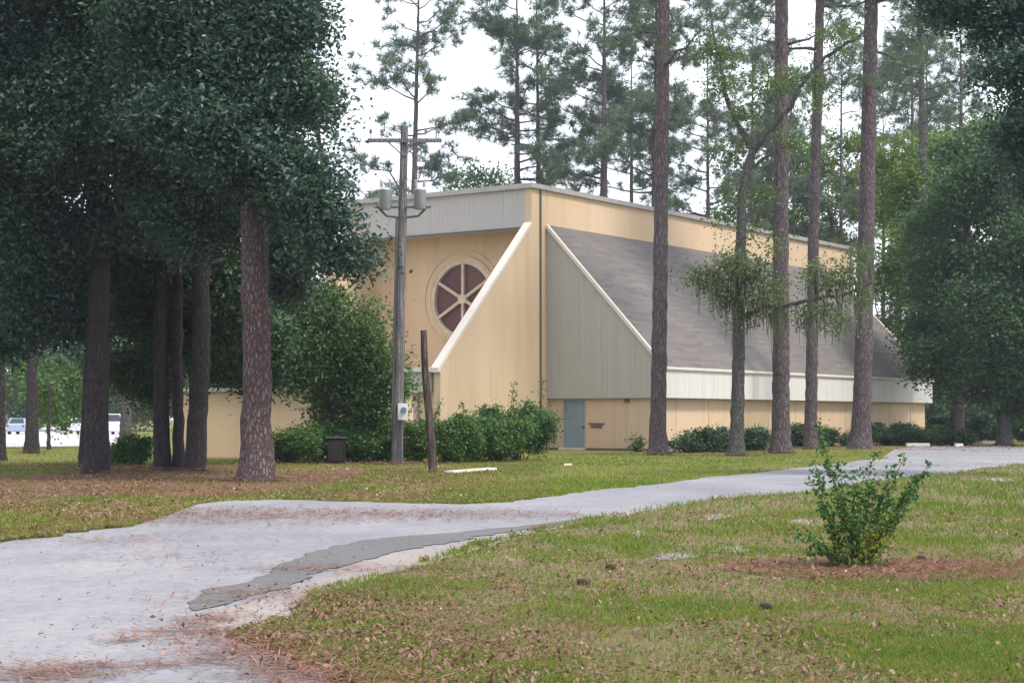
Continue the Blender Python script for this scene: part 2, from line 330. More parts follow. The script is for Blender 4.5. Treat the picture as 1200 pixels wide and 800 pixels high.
# ------------------------------------------------------------------ the church (local axes: a along the long wall, b outwards to the right, z up)
K = G(632, 527); K[2] = 0
_v = ray(2000, 490); VA = np.array([_v[0], _v[1], 0]); VA /= np.linalg.norm(VA); NB = np.array([VA[1], -VA[0], 0]); ZZ = np.array([0, 0, 1.])
def L(a, b, z): return K + VA * a + NB * b + ZZ * z
def LM(v): return K + v[:, :1] * VA + v[:, 1:2] * NB + v[:, 2:] * ZZ
church = thing('church_building', 'large beige stucco church with round window, steep shingled side roof and blue door', 'church', K)
def cb(mb, name, mat, parent=church, smooth=False): return mb.build(name, M[mat], parent, K, smooth)
NW, AE, AR, TOP = 11.0, 35.3, 32.2, 12.1          # nave width, nave back, aisle back, wall top
FT = .36                                           # thickness of the side walls running out as fins
ROSE_A, ROSE_B, ROSE_Z, ROSE_R = 1.1, -5.25, 7.22, 1.92
# side walls of the nave, running forward as sloping fins
fin_prof = [(AE, 0), (AE, TOP), (-.62, TOP), (-.62, 10.3), (-7.45, 3.55), (-7.45, 0)]
for b0 in (-FT, -NW):
    m = MB(); m.prism(fin_prof, (b0, b0 + FT), lambda p, e: L(p[0], e, p[1])); fw = cb(m, 'side_wall', 'stucco')
    c = MB()                                       # pale coping on the slope
    c.prism([(-.62, 10.34), (-.66, 10.46), (-7.62, 3.60), (-7.62, 3.40), (-7.45, 3.44), (-7.453, 3.553)], (b0 - .03, b0 + FT + .03), lambda p, e: L(p[0], e, p[1]), .9)
    cb(c, 'slope_coping', 'trim', fw)
# front wall with the round opening
m = MB(); bl, br = -NW + FT, -FT; nseg = 64
th = np.arange(nseg) * 2 * math.pi / nseg + math.pi / 4
RO = ROSE_R + .02
inner = [L(ROSE_A, ROSE_B + RO * math.cos(t), ROSE_Z + RO * math.sin(t)) for t in th]
def sq(t):
    c, s = math.cos(t), math.sin(t)
    k = min([(br - ROSE_B) / c if c > 1e-6 else 1e9, (bl - ROSE_B) / c if c < -1e-6 else 1e9, (TOP - ROSE_Z) / s if s > 1e-6 else 1e9, (0 - ROSE_Z) / s if s < -1e-6 else 1e9])
    return ROSE_B + k * c, ROSE_Z + k * s
outer = [L(ROSE_A, *sq(t)) for t in th]
m.add(inner + outer, [(i, (i + 1) % nseg, nseg + (i + 1) % nseg, nseg + i) for i in range(nseg)])
for (cbx, czx) in ((br, TOP), (bl, TOP), (bl, 0), (br, 0)):      # corners
    i = min(range(nseg), key=lambda i: -((sq(th[i])[0] - ROSE_B) * (cbx - ROSE_B) + (sq(th[i])[1] - ROSE_Z) * (czx - ROSE_Z)) / math.hypot(sq(th[i])[0] - ROSE_B, sq(th[i])[1] - ROSE_Z))
    ang = math.atan2(czx - ROSE_Z, cbx - ROSE_B)
    lo = max(range(nseg), key=lambda j: -((ang - th[j]) % (2 * math.pi))); hi = (lo + 1) % nseg
    m.poly([L(ROSE_A, *sq(th[lo])), L(ROSE_A, cbx, czx), L(ROSE_A, *sq(th[hi]))])
cb(m, 'front_wall', 'stucco')
# rose window
def ring(mb, r0, r1, a0, a1, n=64, t=.5):
    th = np.arange(n) * 2 * math.pi / n; v = []
    for (r, a) in ((r0, a0), (r1, a0), (r1, a1), (r0, a1)): v += [L(a, ROSE_B + r * math.cos(x), ROSE_Z + r * math.sin(x)) for x in th]
    f = []
    for k in range(4):
        for i in range(n): f.append((k * n + i, k * n + (i + 1) % n, ((k + 1) % 4) * n + (i + 1) % n, ((k + 1) % 4) * n + i))
    mb.add(v, f, t)
rw = MB(); ring(rw, ROSE_R - .22, ROSE_R, ROSE_A - .05, ROSE_A + .3); rose = cb(rw, 'round_window', 'frame')
sr = MB(); ring(sr, ROSE_R + .003, ROSE_R + .16, ROSE_A - .07, ROSE_A + .05); ring(sr, ROSE_R + .36, ROSE_R + .46, ROSE_A - .05, ROSE_A + .05); cb(sr, 'surround', 'stucco', rose)
for k in range(6):
    a0 = math.pi / 2 + k * math.pi / 3; pm = MB()
    pts = [L(ROSE_A + .16, ROSE_B, ROSE_Z)] + [L(ROSE_A + .16, ROSE_B + (ROSE_R - .1) * math.cos(a0 + s * math.pi / 18), ROSE_Z + (ROSE_R - .1) * math.sin(a0 + s * math.pi / 18)) for s in range(7)]
    for s in range(1, 7): pm.poly([pts[0], pts[s], pts[s + 1]], .2 + .13 * k)
    cb(pm, 'pane', 'glass', rose)
    sm = MB(); d = np.array([math.cos(a0), math.sin(a0)]); q = np.array([-d[1], d[0]]) * .07
    sm.prism([tuple(.2 * d + q), tuple((ROSE_R - .2) * d + q), tuple((ROSE_R - .2) * d - q), tuple(.2 * d - q)], (ROSE_A - .02, ROSE_A + .13), lambda p, e: L(e, ROSE_B + p[0], ROSE_Z + p[1]), .8)
    cb(sm, 'spoke', 'frame', rose)
hm = MB(); hm.prism([(.25 * math.cos(x), .25 * math.sin(x)) for x in np.arange(20) * math.pi / 10], (ROSE_A - .06, ROSE_A + .12), lambda p, e: L(e, ROSE_B + p[0], ROSE_Z + p[1]), .8); cb(hm, 'hub', 'frame', rose)
# boxed board siding helper: boards of width bw along s, tops given by a function
def boards(mb, s0, s1, zlo, ztop, place, bw=.2, seed=0, d=.03):
    r = rng(seed); s = s0
    while s < s1 - .02:
        e = min(s1, s + bw - .006); o = d + r.normal() * .0015
        z0, z1 = zlo(s) if callable(zlo) else zlo, ztop(s) if callable(ztop) else ztop
        z2 = ztop(e) if callable(ztop) else ztop
        if max(z1, z2) > z0 + .02:
            v = [place(s, z0, o), place(e, z0, o), place(e, z2, o), place(s, z1, o), place(s, z0, 0), place(e, z0, 0), place(e, z2, 0), place(s, z1, 0)]
            mb.add(v, [(0, 1, 2, 3), (0, 4, 5, 1), (1, 5, 6, 2), (3, 7, 4, 0), (2, 6, 7, 3)], np.clip(.6 + r.normal() * .18, 0, 1))
        s += bw
# upper front: the deep grey boarded fascia box between the fins
m = MB(); m.box((-.55, bl + .003, 10.31), (ROSE_A - .003, br - .003, TOP - .05), .2, LM); ff = cb(m, 'front_fascia', 'front_siding')
m = MB(); boards(m, bl + .01, br - .01, 10.27, TOP - .06, lambda s, z, o: L(-.553 - o, s, z), .25, 4, .012); cb(m, 'boarding', 'front_siding', ff)
m = MB(); m.box((-.62, bl + .01, 10.2), (-.555, br - .01, 10.268), .1, LM); cb(m, 'drip_edge', 'metal_dark', ff)
# parapet coping and flat roof
m = MB(); m.box((-.72, -NW - .1, TOP + .002), (AE + .1, .1, TOP + .16), .5, LM); cb(m, 'roof_coping', 'coping')
m = MB(); m.box((-.76, -NW - .14, TOP - .07), (AE + .14, .14, TOP + .0), .3, lambda v: LM(v)); cb(m, 'gutter_edge', 'coping')
m = MB(); m.box((AE - .4, bl + .003, 0), (AE - .003, br - .003, TOP - .2), .5, LM); cb(m, 'back_wall', 'stucco')
m = MB(); m.tube([L(.06, .05, z) for z in np.linspace(0.0, TOP - .1, 6)], .045, 8); cb(m, 'downpipe', 'dark_line')
# aisles on both sides: sloped shingle roof, boarded end, eave boarding, base wall
def aisle(sgn, b0):
    Q = lambda a, b, z: L(a, b0 + sgn * b, z)
    EB, EZ, ET, RT = 6.33, 2.36, 3.72, 10.44
    slope = (RT - ET) / EB
    m = MB(); r = rng(5)                         # shingle courses, each lapping over the next
    nc = 56; ds = EB / nc
    for i in range(nc):
        u0, u1 = i * ds, (i + 1) * ds + .02
        a = .63; row = 0
        while a < AR:
            wd = min(AR - a, r.uniform(.75, 1.3)); h = .007 + r.uniform(0, .006)
            v = [Q(a, u0, RT - slope * u0 + .004), Q(a + wd, u0, RT - slope * u0 + .004), Q(a + wd, u1, RT - slope * u1 + h), Q(a, u1, RT - slope * u1 + h), Q(a, u1, RT - slope * u1 - .01), Q(a + wd, u1, RT - slope * u1 - .01)]
            m.add(v, [(0, 3, 2, 1), (3, 4, 5, 2)], np.clip(.5 + r.normal() * .22, 0, 1)); a += wd
    m.poly([Q(.63, 0, RT), Q(AR, 0, RT), Q(AR, EB, ET), Q(.63, EB, ET)])
    roof = cb(m, 'aisle_roof', 'shingle')
    for a in (.48, AR - .02):
        tr = MB(); tr.prism([(.1, RT - .1 * slope - .12), (.1, RT - .1 * slope + .09), (EB + .02, ET + .07), (EB + .02, ET - .14)], (a, a + .17), lambda p, e: Q(e, *p), .9)
        cb(tr, 'rake_trim', 'trim', roof)
    for a0, sg in ((.63, -1), (AR - .03, 1)):
        m = MB(); m.poly([Q(a0, .003, EZ + .05), Q(a0, EB - .04, EZ + .05), Q(a0, EB - .04, ET - .04), Q(a0, .003, RT - .03)], .2)
        boards(m, .01, EB - .02, EZ, lambda s: RT - slope * s - .06, lambda s, z, o: Q(a0 + sg * o, s, z), .3, 11 + sg, .012)
        cb(m, 'boarded_end', 'cap_siding')
    m = MB(); m.poly([Q(.65, EB - .04, EZ + .05), Q(AR - .03, EB - .04, EZ + .05), Q(AR - .03, EB - .04, ET), Q(.65, EB - .04, ET)], .2)
    boards(m, .62, AR - .03, EZ, ET - .1, lambda s, z, o: Q(s, EB - .035 + o, z), .3, 17)
    ev = cb(m, 'eave_fascia', 'eave_siding')
    m = MB(); m.box((.6, 0, ET - .1), (AR + .05, .12, ET + .02), .9, lambda v: K + v[:, :1] * VA + (b0 + sgn * (EB - .03 + v[:, 1:2])) * NB + v[:, 2:] * ZZ); cb(m, 'eave_trim', 'trim', ev)
    m = MB(); m.poly([Q(.64, .003, EZ + .04), Q(AR - .04, .003, EZ + .04), Q(AR - .04, EB - .05, EZ + .04), Q(.64, EB - .05, EZ + .04)]); cb(m, 'soffit', 'soffit')
    # base wall: end wall with the doorway, long wall with shallow piers
    m = MB(); A0, BW = .86, 5.95
    d0, d1, dh = .80, 1.93, 2.26
    for (p, q, z0, z1) in ((.003, d0, 0, EZ + .04), (d1, BW, 0, EZ + .04), (d0, d1, dh, EZ + .04)) if sgn > 0 else ((.003, BW, 0, EZ + .04),):
        m.poly([Q(A0, p, z0), Q(A0, q, z0), Q(A0, q, z1), Q(A0, p, z1)])
    m.poly([Q(A0, BW, 0), Q(AR - .3, BW, 0), Q(AR - .3, BW, EZ + .04), Q(A0, BW, EZ + .04)])
    m.poly([Q(AR - .3, .003, 0), Q(AR - .3, BW, 0), Q(AR - .3, BW, EZ + .04), Q(AR - .3, .003, EZ + .04)])
    for a in np.arange(2.2, AR - 1, 3.05): m.box((a, 0, 0), (a + .07, .018, EZ + .03), .5, lambda v: K + v[:, :1] * VA + (b0 + sgn * (BW + .002 + v[:, 1:2])) * NB + v[:, 2:] * ZZ)
    cb(m, 'base_wall', 'stucco')
    m = MB(); m.box((A0 - .05, .01, 0), (A0 - .003, d0 - .06, .1), .3, lambda v: K + v[:, :1] * VA + (b0 + sgn * v[:, 1:2]) * NB + v[:, 2:] * ZZ)
    m.box((A0 - .05, d1 + .06, 0), (A0 - .003, BW + .05, .1), .3, lambda v: K + v[:, :1] * VA + (b0 + sgn * v[:, 1:2]) * NB + v[:, 2:] * ZZ); cb(m, 'plinth', 'dark_line')
    if sgn > 0:
        m = MB(); m.box((A0 + .06, d0, .12), (A0 + .11, d1, dh), .5, LM); dr = cb(m, 'door', 'door')
        m = MB(); m.box((A0 - .03, d0 - .06, 0), (A0 + .12, d0 - .003, dh + .06), .5, LM); m.box((A0 - .03, d1 + .003, 0), (A0 + .12, d1 + .06, dh + .06), .5, LM); m.box((A0 - .03, d0, dh + .003), (A0 + .12, d1, dh + .06), .5, LM)
        cb(m, 'door_frame', 'metal_grey', dr)
        m = MB(); m.tube([L(A0 + .0, d1 - .1, 1.05), L(A0 + .06, d1 - .1, 1.05)], .05, 8); m.box((A0 - .02, d1 - .2, 1.03), (A0, d1 - .08, 1.07), .5, LM); cb(m, 'handle', 'metal_dark', dr)
        m = MB(); m.box((A0 - .35, d0 - .1, 0), (A0 + .2, d1 + .1, .115), .5, LM); cb(m, 'doorstep', 'concrete')
        m = MB()
        m.box((A0 - .06, 2.18, 1.16), (A0 - .003, 3.0, 1.24), .5, LM); m.box((A0 - .05, 2.3, 1.02), (A0 - .006, 2.86, 1.12), .5, LM); cb(m, 'wall_bracket', 'dark_line')
        m = MB(); m.box((A0 - .12, 4.1, 2.18), (A0 - .003, 4.32, 2.32), .5, LM); cb(m, 'wall_lamp', 'dark_line')
aisle(1, 0); aisle(-1, -NW)
# low entrance block between the fins
m = MB(); m.box((-7.3, bl + .003, 0), (ROSE_A - .1, br - .003, 2.58), .5, LM); en = cb(m, 'entrance_block', 'stucco')
m = MB(); m.box((-7.7, bl - .1, 2.6), (-3.0, br - .12, 3.42), .4, LM); ca = cb(m, 'canopy', 'front_siding')
m = MB(); boards(m, bl - .1, br - .12, 2.57, 3.36, lambda s, z, o: L(-7.703 - o, s, z), .3, 31); cb(m, 'boarding', 'cap_siding', ca)
m = MB(); m.box((-7.85, bl - .15, 3.425), (-2.9, br - .05, 3.62), .9, LM); cb(m, 'canopy_edge', 'trim', ca)
for b in np.arange(-1.6, bl + .6, -1.15):
    m = MB(); m.box((-7.36, b - .28, .1), (-7.303, b + .28, 2.5), .5, LM); cb(m, 'wall_panel', 'pink_panel', en)
# low annex wall running out to the left
anx = thing('annex_building', 'low flat roofed beige annex wall seen between the tree trunks', 'building', G(240, 537))
A1, A2 = G(206, 536)[:2], G(462, 538)[:2]; dx = (A2 - A1) / np.linalg.norm(A2 - A1); ny = np.array([-dx[1], dx[0]]); AL = np.linalg.norm(A2 - A1)
def AM(v): return np.column_stack([A1 + v[:, :1] * dx + v[:, 1:2] * ny, v[:, 2]])
AO = G(240, 537)
m = MB(); m.box((0, 0, 0), (AL - 1.2, 5, 2.42), .5, AM); m.build('wall', M['stucco'], anx, AO)
m = MB(); m.box((-.15, -.15, 2.425), (AL - 1.05, 5.1, 2.56), .5, AM); m.build('roof', M['coping'], anx, AO)

# ------------------------------------------------------------------ trees
def unit(r, n):
    d = r.normal(size=(n, 3)); return d / np.linalg.norm(d, axis=1)[:, None]
def crown_mesh(lobes, leaf, dens, seed, shell=.55, sig=.3, up=.4, mb=None, droop=.2, nsub=8):
    """lobes: (centre, radii). leaves gathered into clumps on and inside every lobe."""
    mb = mb or MB(); r = rng(seed); clumps = []; subs = []
    for c, rad in lobes:                            # every lobe is a set of flattened sprays with gaps between them
        rad = np.asarray(rad, float)
        for k in range(nsub):
            d = unit(r, 1)[0]; q = r.uniform(.25, .88) if k else 0
            subs.append((np.asarray(c) + d * rad * q, rad * r.uniform(.34, .60) * np.array([1, 1, .62])))
    for c, rad in subs:
        area = 4 * math.pi * (rad[0] * rad[2])
        nl = int(dens * area); nc = max(5, int(nl / 34))
        d = unit(r, nc); k = r.uniform(shell * .8, 1.12, (nc, 1)) ** .8
        f1, f2 = r.uniform(2, 5, 3), r.uniform(0, 6.3, 3)          # an uneven outline: bulges and bites
        bul = 1 + .22 * np.sin(d * f1 * 1.6 + f2).sum(1, keepdims=True) * .8
        out = (r.random((nc, 1)) < .16) * r.uniform(.15, .5, (nc, 1))  # sprays that stick out
        cc = c + d * rad * (k * bul + out); cc[:, 2] -= out[:, 0] * rad[2] * .25; clumps.append(cc)
        w_ = r.uniform(.4, 1.6, nc); w_ /= w_.sum(); idx = r.choice(nc, nl, p=w_)
        sg = sig * r.uniform(.6, 1.4, nc)[idx][:, None]
        p = cc[idx] + r.normal(size=(nl, 3)) * sg * np.array([1, 1, .75])
        ct = r.uniform(0, 1, nc)
        t = np.clip(.55 * ct[idx] + .45 * r.random(nl), 0, 1)
        mb.leaves(p, leaf, leaf * .55, r, t, up, droop)
    return mb, (np.concatenate(clumps) if clumps else np.zeros((0, 3)))
def limb(mb, a, b, r0, r1, r, k=7, sag=.12, n=7):
    a, b = np.asarray(a, float), np.asarray(b, float); t = np.linspace(0, 1, n)[:, None]; L_ = np.linalg.norm(b - a)
    p = a + (b - a) * t + np.array([0, 0, 1]) * (np.sin(t * math.pi) * L_ * sag) + r.normal(size=(n, 3)) * L_ * .025 * np.sin(t * math.pi)
    mb.tube(p, np.linspace(r0, r1, n), k, cap=False); return p
def trunk_mesh(pts, rad, seed, flare=1.45, k=26, rough=.03):
    pts = np.asarray(pts, float); r = rng(seed)
    s = np.concatenate([[0], np.cumsum(np.linalg.norm(np.diff(pts, axis=0), axis=1))]); T = s[-1]
    q = np.unique(np.concatenate([np.array([0, .08, .18, .32, .55, .9, 1.4]), np.arange(1.7, T, .3), [T]])); q = q[q <= T]
    pp = np.column_stack([np.interp(q, s, pts[:, i]) for i in range(3)]); rr = np.interp(q, s, rad)
    rr = rr * (1 + (flare - 1) * np.exp(-q / .55)); pp[:, :2] += r.normal(size=(len(q), 2)) * .012; pp[0, 2] -= .06
    return MB().tube(pp, rr, k, rough, seed), pp
def lobes_px(L_): return [(P(x, y, Y), (rx * Y / FPX, (rx + ry) * .5 * Y / FPX, ry * Y / FPX)) for x, y, Y, rx, ry in L_]
def broadleaf(name, label, base, wpx, tpts, lobes, leaf, dens, lm, bm_, seed, group=None, cat='tree', flare=1.4, taper=.6, sig=.3, limbs=True, nsub=8):
    B = G(*base) if len(base) == 2 else P(base[0], 490 + EYE * FPX / base[2], base[2]); B[2] = 0
    Y = B[1]; root = thing(name, label, cat, B, group)
    pts = [B] + [P(x, y, Y if len(o) == 0 else o[0]) for x, y, *o in tpts]
    R0 = wpx * Y / FPX * .5; rad = np.linspace(R0, R0 * taper, len(pts))
    tm, pp = trunk_mesh(pts, rad, seed, flare); r = rng(seed + 9)
    lw = lobes_px(lobes)
    bm2 = MB()
    cm, cl = crown_mesh(lw, leaf, dens, seed + 1, sig=sig, nsub=nsub)
    if limbs:
        top = pp[-1]
        for c, rad_ in lw:
            j = r.integers(int(len(pp) * .6), len(pp)); st = pp[j]
            lp = limb(bm2, st, c, R0 * .32, R0 * .08, r)
            near = cl[np.linalg.norm((cl - c) / np.asarray(rad_), axis=1) < 1.2]
            for q in near[r.permutation(len(near))[:7]]: limb(bm2, lp[-2], q, R0 * .08, R0 * .02, r, 5, .05, 5)
    tm.build('trunk', M[bm_], root, B, True)
    if bm2.n: bm2.build('branches', M[bm_], root, B, True)
    cm.build('crown', M[lm], root, B)
    return root
def needles(mb, c, d, r, n=24, ln=.3, wd=.03, t=None):
    m = len(c); cc = np.repeat(c, n, 0); dd = np.repeat(d, n, 0) * .55 + r.normal(size=(m * n, 3)) * .62; dd /= np.linalg.norm(dd, axis=1)[:, None]
    l_ = ln * r.uniform(.7, 1.25, (m * n, 1)); e = cc + dd * l_; e[:, 2] -= .04
    s = np.cross(dd, r.normal(size=(m * n, 3))); s /= np.linalg.norm(s, axis=1)[:, None] + 1e-9; s *= wd * .5
    v = np.stack([cc - s * .6, cc + s * .6, e + s * .5, e - s * .5], 1).reshape(-1, 3)
    tt = np.clip(np.repeat(r.random(m), n) * .6 + .4 * r.random(m * n), 0, 1)
    mb.add(v, np.arange(4 * m * n).reshape(-1, 4), tt)
def pine(label, base, wpx, tops, H, cb_, spread, nb, seed, group, needle='needle', bark='pine_bark', ln=.3, wd=.03, nn=22, low=None, taper=.72, flare=1.5, name='pine_tree', extra=None):
    B = G(*base) if len(base) == 2 else P(base[0], 490 + EYE * FPX / base[2], base[2]); B[2] = 0; Y = B[1]
    root = thing(name, label, 'tree', B, group); r = rng(seed)
    pts = [B] + [P(x, y, Y) for x, y in tops]; lean = (pts[-1] - pts[0]) / max(.1, pts[-1][2])
    if pts[-1][2] < H: pts.append(pts[-1] + np.array([lean[0] * .6, lean[1], 1]) * (H - pts[-1][2]))
    R0 = wpx * Y / FPX * .5; hz = np.array([p[2] for p in pts]); rad = R0 * (1 - (1 - taper) * np.clip(hz / cb_, 0, 1)); rad = np.where(hz > cb_, R0 * taper * np.clip((H - hz) / (H - cb_), .08, 1), rad)
    # resample so that the taper inside the crown is smooth
    zz = np.linspace(0, H, 14); pts2 = np.column_stack([np.interp(zz, hz, np.array(pts)[:, i]) for i in range(3)])
    rad2 = np.where(zz < cb_, R0 * (1 - (1 - taper) * zz / cb_), R0 * taper * np.clip((H - zz) / (H - cb_), .06, 1))
    tm, pp = trunk_mesh(pts2, rad2, seed, flare); bmx = MB(); nm = MB()
    def axis(z): return np.array([np.interp(z, zz, pts2[:, i]) for i in range(3)])
    hs = list(cb_ + (H - cb_) * r.random(nb) ** .9) + list(low or [])
    tc_, td_ = [], []
    for i, h in enumerate(hs):
        a = i * 2.399 + r.normal() * .5; f = np.clip((h - cb_) / (H - cb_), 0, 1)
        Ln = spread * (1 - .75 * f) * r.uniform(.55, 1.2) * (.75 if h < cb_ else 1)
        d = np.array([math.cos(a), math.sin(a), r.uniform(-.1, .35) + .5 * f]); st = axis(h); en = st + d * Ln; en[2] += Ln * .1
        lp = limb(bmx, st, en, .055 * (1.3 - f) + .02, .018, r, 5, -.05, 6)
        ns = max(3, int(Ln * 2.6))
        for k in range(ns):
            q = r.uniform(.38, 1.0); o = lp[min(5, int(q * 5.99))]
            e = o + (d * .55 + unit(r, 1)[0] * .8) * r.uniform(.4, 1.15); limb(bmx, o, e, .016, .008, r, 4, .03, 4)
            m_ = r.integers(3, 6); c = e + r.normal(size=(m_, 3)) * np.array([.34, .34, .2]); c[0] = e
            tc_.append(c); td_.append(np.tile(d + np.array([0, 0, .5]), (m_, 1)))
    c = np.concatenate(tc_); d = np.concatenate(td_); d /= np.linalg.norm(d, axis=1)[:, None]
    needles(nm, c, d, r, nn, ln, wd)
    tm.build('trunk', M[bark], root, B, True); bmx.build('branches', M[bark], root, B, True); nm.build('crown', M[needle], root, B)
    return root
# --- the tall pines standing before the church
gp = 'tall pines in front of the church'
pine('tall slim pine standing just right of the boarded triangular end wall', (771, 533), 19, [(774, 300), (778, 0)], 27, 18.5, 4.2, 34, 101, gp, low=[15.5, 16.8])
pine('thick straight pine right beside the mossy oak, in front of the shingled roof', (915, 531), 21, [(915, 300), (916, 0)], 28, 19.5, 4.5, 34, 102, gp, low=[17, 18])
pine('slender pine between the two thick trunks, in front of the pale eave', (950, 526), 14.5, [(953, 300), (961, 0)], 31, 21, 4.2, 36, 103, gp, low=[16, 18, 19])
pine('thick pine in front of the far end of the shingled roof, widened at its foot', (1008, 526), 22, [(1012, 420), (1016, 250), (1021, 0)], 30, 20.5, 4.5, 36, 104, gp, low=[17, 19], flare=1.5)
pine('pine trunk rising from low shrubs at the far corner of the eave', (1083, 490 + EYE * FPX / 108, 108), 13, [(1083, 430), (1082, 200), (1078, 0)], 31, 19, 4, 34, 105, gp)
# --- pines beyond the church
gb = 'pines rising behind the church'
back = [(479, 124, 11, 488, 14.5, 40, 5.6, 'pine directly behind the utility pole with ragged lower tufts'),
        (607, 128, 10.5, 606, 19.5, 38, 4.4, 'left one of the close pair of pines above the front corner of the roof'),
        (634, 132, 8, 630, 20, 38, 4.0, 'right, thinner one of the close pair of pines above the roof corner'),
        (707, 122, 12, 708, 18, 38, 5.2, 'sturdy dark trunked pine above the middle of the parapet'),
        (764, 126, 9, 768, 18, 39, 4.8, 'pine behind the roof just left of the slim front pine'),
        (831, 134, 7, 829, 15, 36, 4.4, 'thin pine behind the roof left of the mossy oak'),
        (880, 140, 7, 882, 16, 38, 4.6, 'thin far pine whose trunk shows right behind the mossy oak'),
        (899, 150, 6.5, 900, 15, 36, 4.4, 'faint far pine seen just left of the thick straight pine'),
        (985, 138, 7, 986, 13, 36, 4.6, 'far pine over the right end of the roof'),
        (1070, 145, 9, 1069, 17, 38, 4.6, 'left one of two far pines over the yellow green tree'),
        (1087, 150, 8, 1086, 18, 38, 4.4, 'right one of two far pines over the yellow green tree'),
        (1127, 140, 11, 1126, 18, 36, 4.4, 'far pine trunk showing through the dark oak at the right')]
for i, (x, Y, wp, xt, cbm, H, sp, lab) in enumerate(back):
    pine(lab, (x, 0, Y), wp, [(xt, 100), (xt + (xt - x) * .3, 0)], H, cbm, sp * 1.05, 52 if x in (707, 764) else 40, 200 + i, gb, 'needle_far_veiled', ln=.42, wd=.055, nn=28)
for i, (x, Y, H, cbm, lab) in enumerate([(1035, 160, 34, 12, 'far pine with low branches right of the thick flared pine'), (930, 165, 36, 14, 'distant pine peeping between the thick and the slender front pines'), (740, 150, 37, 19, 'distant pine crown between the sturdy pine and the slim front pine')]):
    pine(lab, (x, 0, Y), 7, [(x, 0)], H, cbm, 5.0, 32, 230 + i, gb, 'needle_far_veiled', ln=.45, wd=.062, nn=28)

# --- dark evergreen trees at the left
broadleaf('evergreen_tree', 'thick straight trunk of scaly reddish bark at the drive edge under a dark glossy crown', (301, 564), 35, [(301, 400), (297, 240), (292, 60), (290, -60)],
          [(300, 40, 38, 85, 85), (325, 105, 37.6, 60, 50), (300, 190, 38, 88, 62), (383, 255, 38, 40, 36), (402, 303, 38.5, 44, 26), (335, 290, 42, 42, 40), (235, 130, 38, 90, 95), (255, -70, 38, 120, 85), (225, 250, 42, 60, 60), (350, 215, 37.5, 42, 40), (352, 20, 38, 34, 42), (180, 20, 38, 90, 90), (370, 120, 40, 22, 30), (250, 60, 42, 130, 110), (270, 200, 43, 90, 80), (330, 330, 43, 34, 24)],
          .135, 320, 'leaf_dark', 'red_bark', 301, flare=1.45, taper=.75, nsub=13)
broadleaf('evergreen_tree', 'dark broad tree at the far left with heavy low hanging boughs', (113, 555), 27, [(115, 400), (118, 250), (112, 80), (110, -60)],
          [(70, 50, 43, 110, 100), (20, 170, 43, 90, 90), (125, 165, 42, 90, 85), (60, 265, 44, 90, 55), (165, 245, 46, 60, 55), (25, 345, 44, 48, 55), (75, 370, 46, 40, 42), (100, -60, 43, 150, 70), (-60, 80, 43, 90, 150), (5, 395, 46, 30, 30), (110, 330, 47, 35, 30), (60, 120, 48, 150, 120), (60, 320, 49, 90, 50), (150, 290, 47, 50, 40)],
          .145, 300, 'leaf_dark', 'dark_bark', 302, flare=1.3, taper=.7, nsub=13)
gl = 'dark trunks clustered left of the beige annex'
for i, (x, y, wpx, xt, lab) in enumerate([(101, 547, 17, 108, 'dark leaning trunk tucked behind the broad left tree'), (190, 551, 18, 188, 'left trunk of the dark clump beside the annex'), (209, 551, 13, 208, 'slimmest, middle trunk of the dark clump beside the annex'), (228, 552, 23, 236, 'right, stoutest trunk of the dark clump beside the annex')]):
    lob = [[(80, 300, 49, 40, 40)], [(165, 360, 51, 50, 52), (148, 425, 53, 42, 34), (180, 300, 50, 50, 40), (170, 450, 54, 30, 20)], [(205, 395, 52, 45, 42), (200, 320, 51, 40, 40)], [(255, 385, 52, 44, 45), (280, 330, 50, 42, 44), (245, 430, 53, 26, 18), (235, 310, 50, 45, 40), (290, 400, 53, 40, 40), (300, 440, 54, 26, 16)]][i]
    broadleaf('evergreen_tree', lab, (x, y), wpx, [(xt, 400), (xt, 300), (xt, 200)], lob, .15, 380, 'leaf_deep', 'dark_bark', 310 + i, gl, flare=1.25, taper=.8, nsub=14)
pine('reddish trunk by the far parking lot under low leaves', (37, 531), 14, [(38, 400), (40, 100)], 22, 14, 4, 26, 321, None, bark='dark_bark')
pine('dark trunk cut by the left edge of the picture', (0, 540), 12, [(0, 400), (-2, 100)], 22, 14, 4, 26, 322, None, bark='dark_bark')
pine('grey trunk between the white van and the dark clump', (147, 523), 13, [(148, 400), (149, 100)], 24, 15, 4, 26, 323, None, bark='grey_bark')
broadleaf('small_tree', 'soft green small tree with drooping twigs beside the utility pole', (386, 542), 9, [(386, 480), (390, 420), (388, 370)],
          [(385, 368, 56.5, 44, 32), (348, 390, 57.5, 36, 38), (424, 398, 55.5, 40, 36), (390, 425, 56, 46, 36), (345, 432, 57.5, 26, 26), (444, 430, 55.5, 32, 30), (412, 460, 56, 38, 28), (385, 470, 56.5, 22, 20), (332, 350, 57, 30, 30), (458, 455, 55.5, 20, 20), (440, 485, 55.8, 22, 16)], .15, 260, 'leaf_soft', 'dark_bark', 330, flare=1.2, sig=.36, nsub=10)
broadleaf('small_tree', 'thin low tree standing at the edge of the far parking lot', (57, 527), 4, [(57, 490), (58, 450)], [(55, 462, 82, 26, 30), (80, 445, 84, 26, 22), (40, 430, 84, 26, 22), (66, 490, 82, 20, 12), (95, 470, 84, 16, 20)], .2, 90, 'leaf_mid', 'dark_bark', 335, sig=.4)
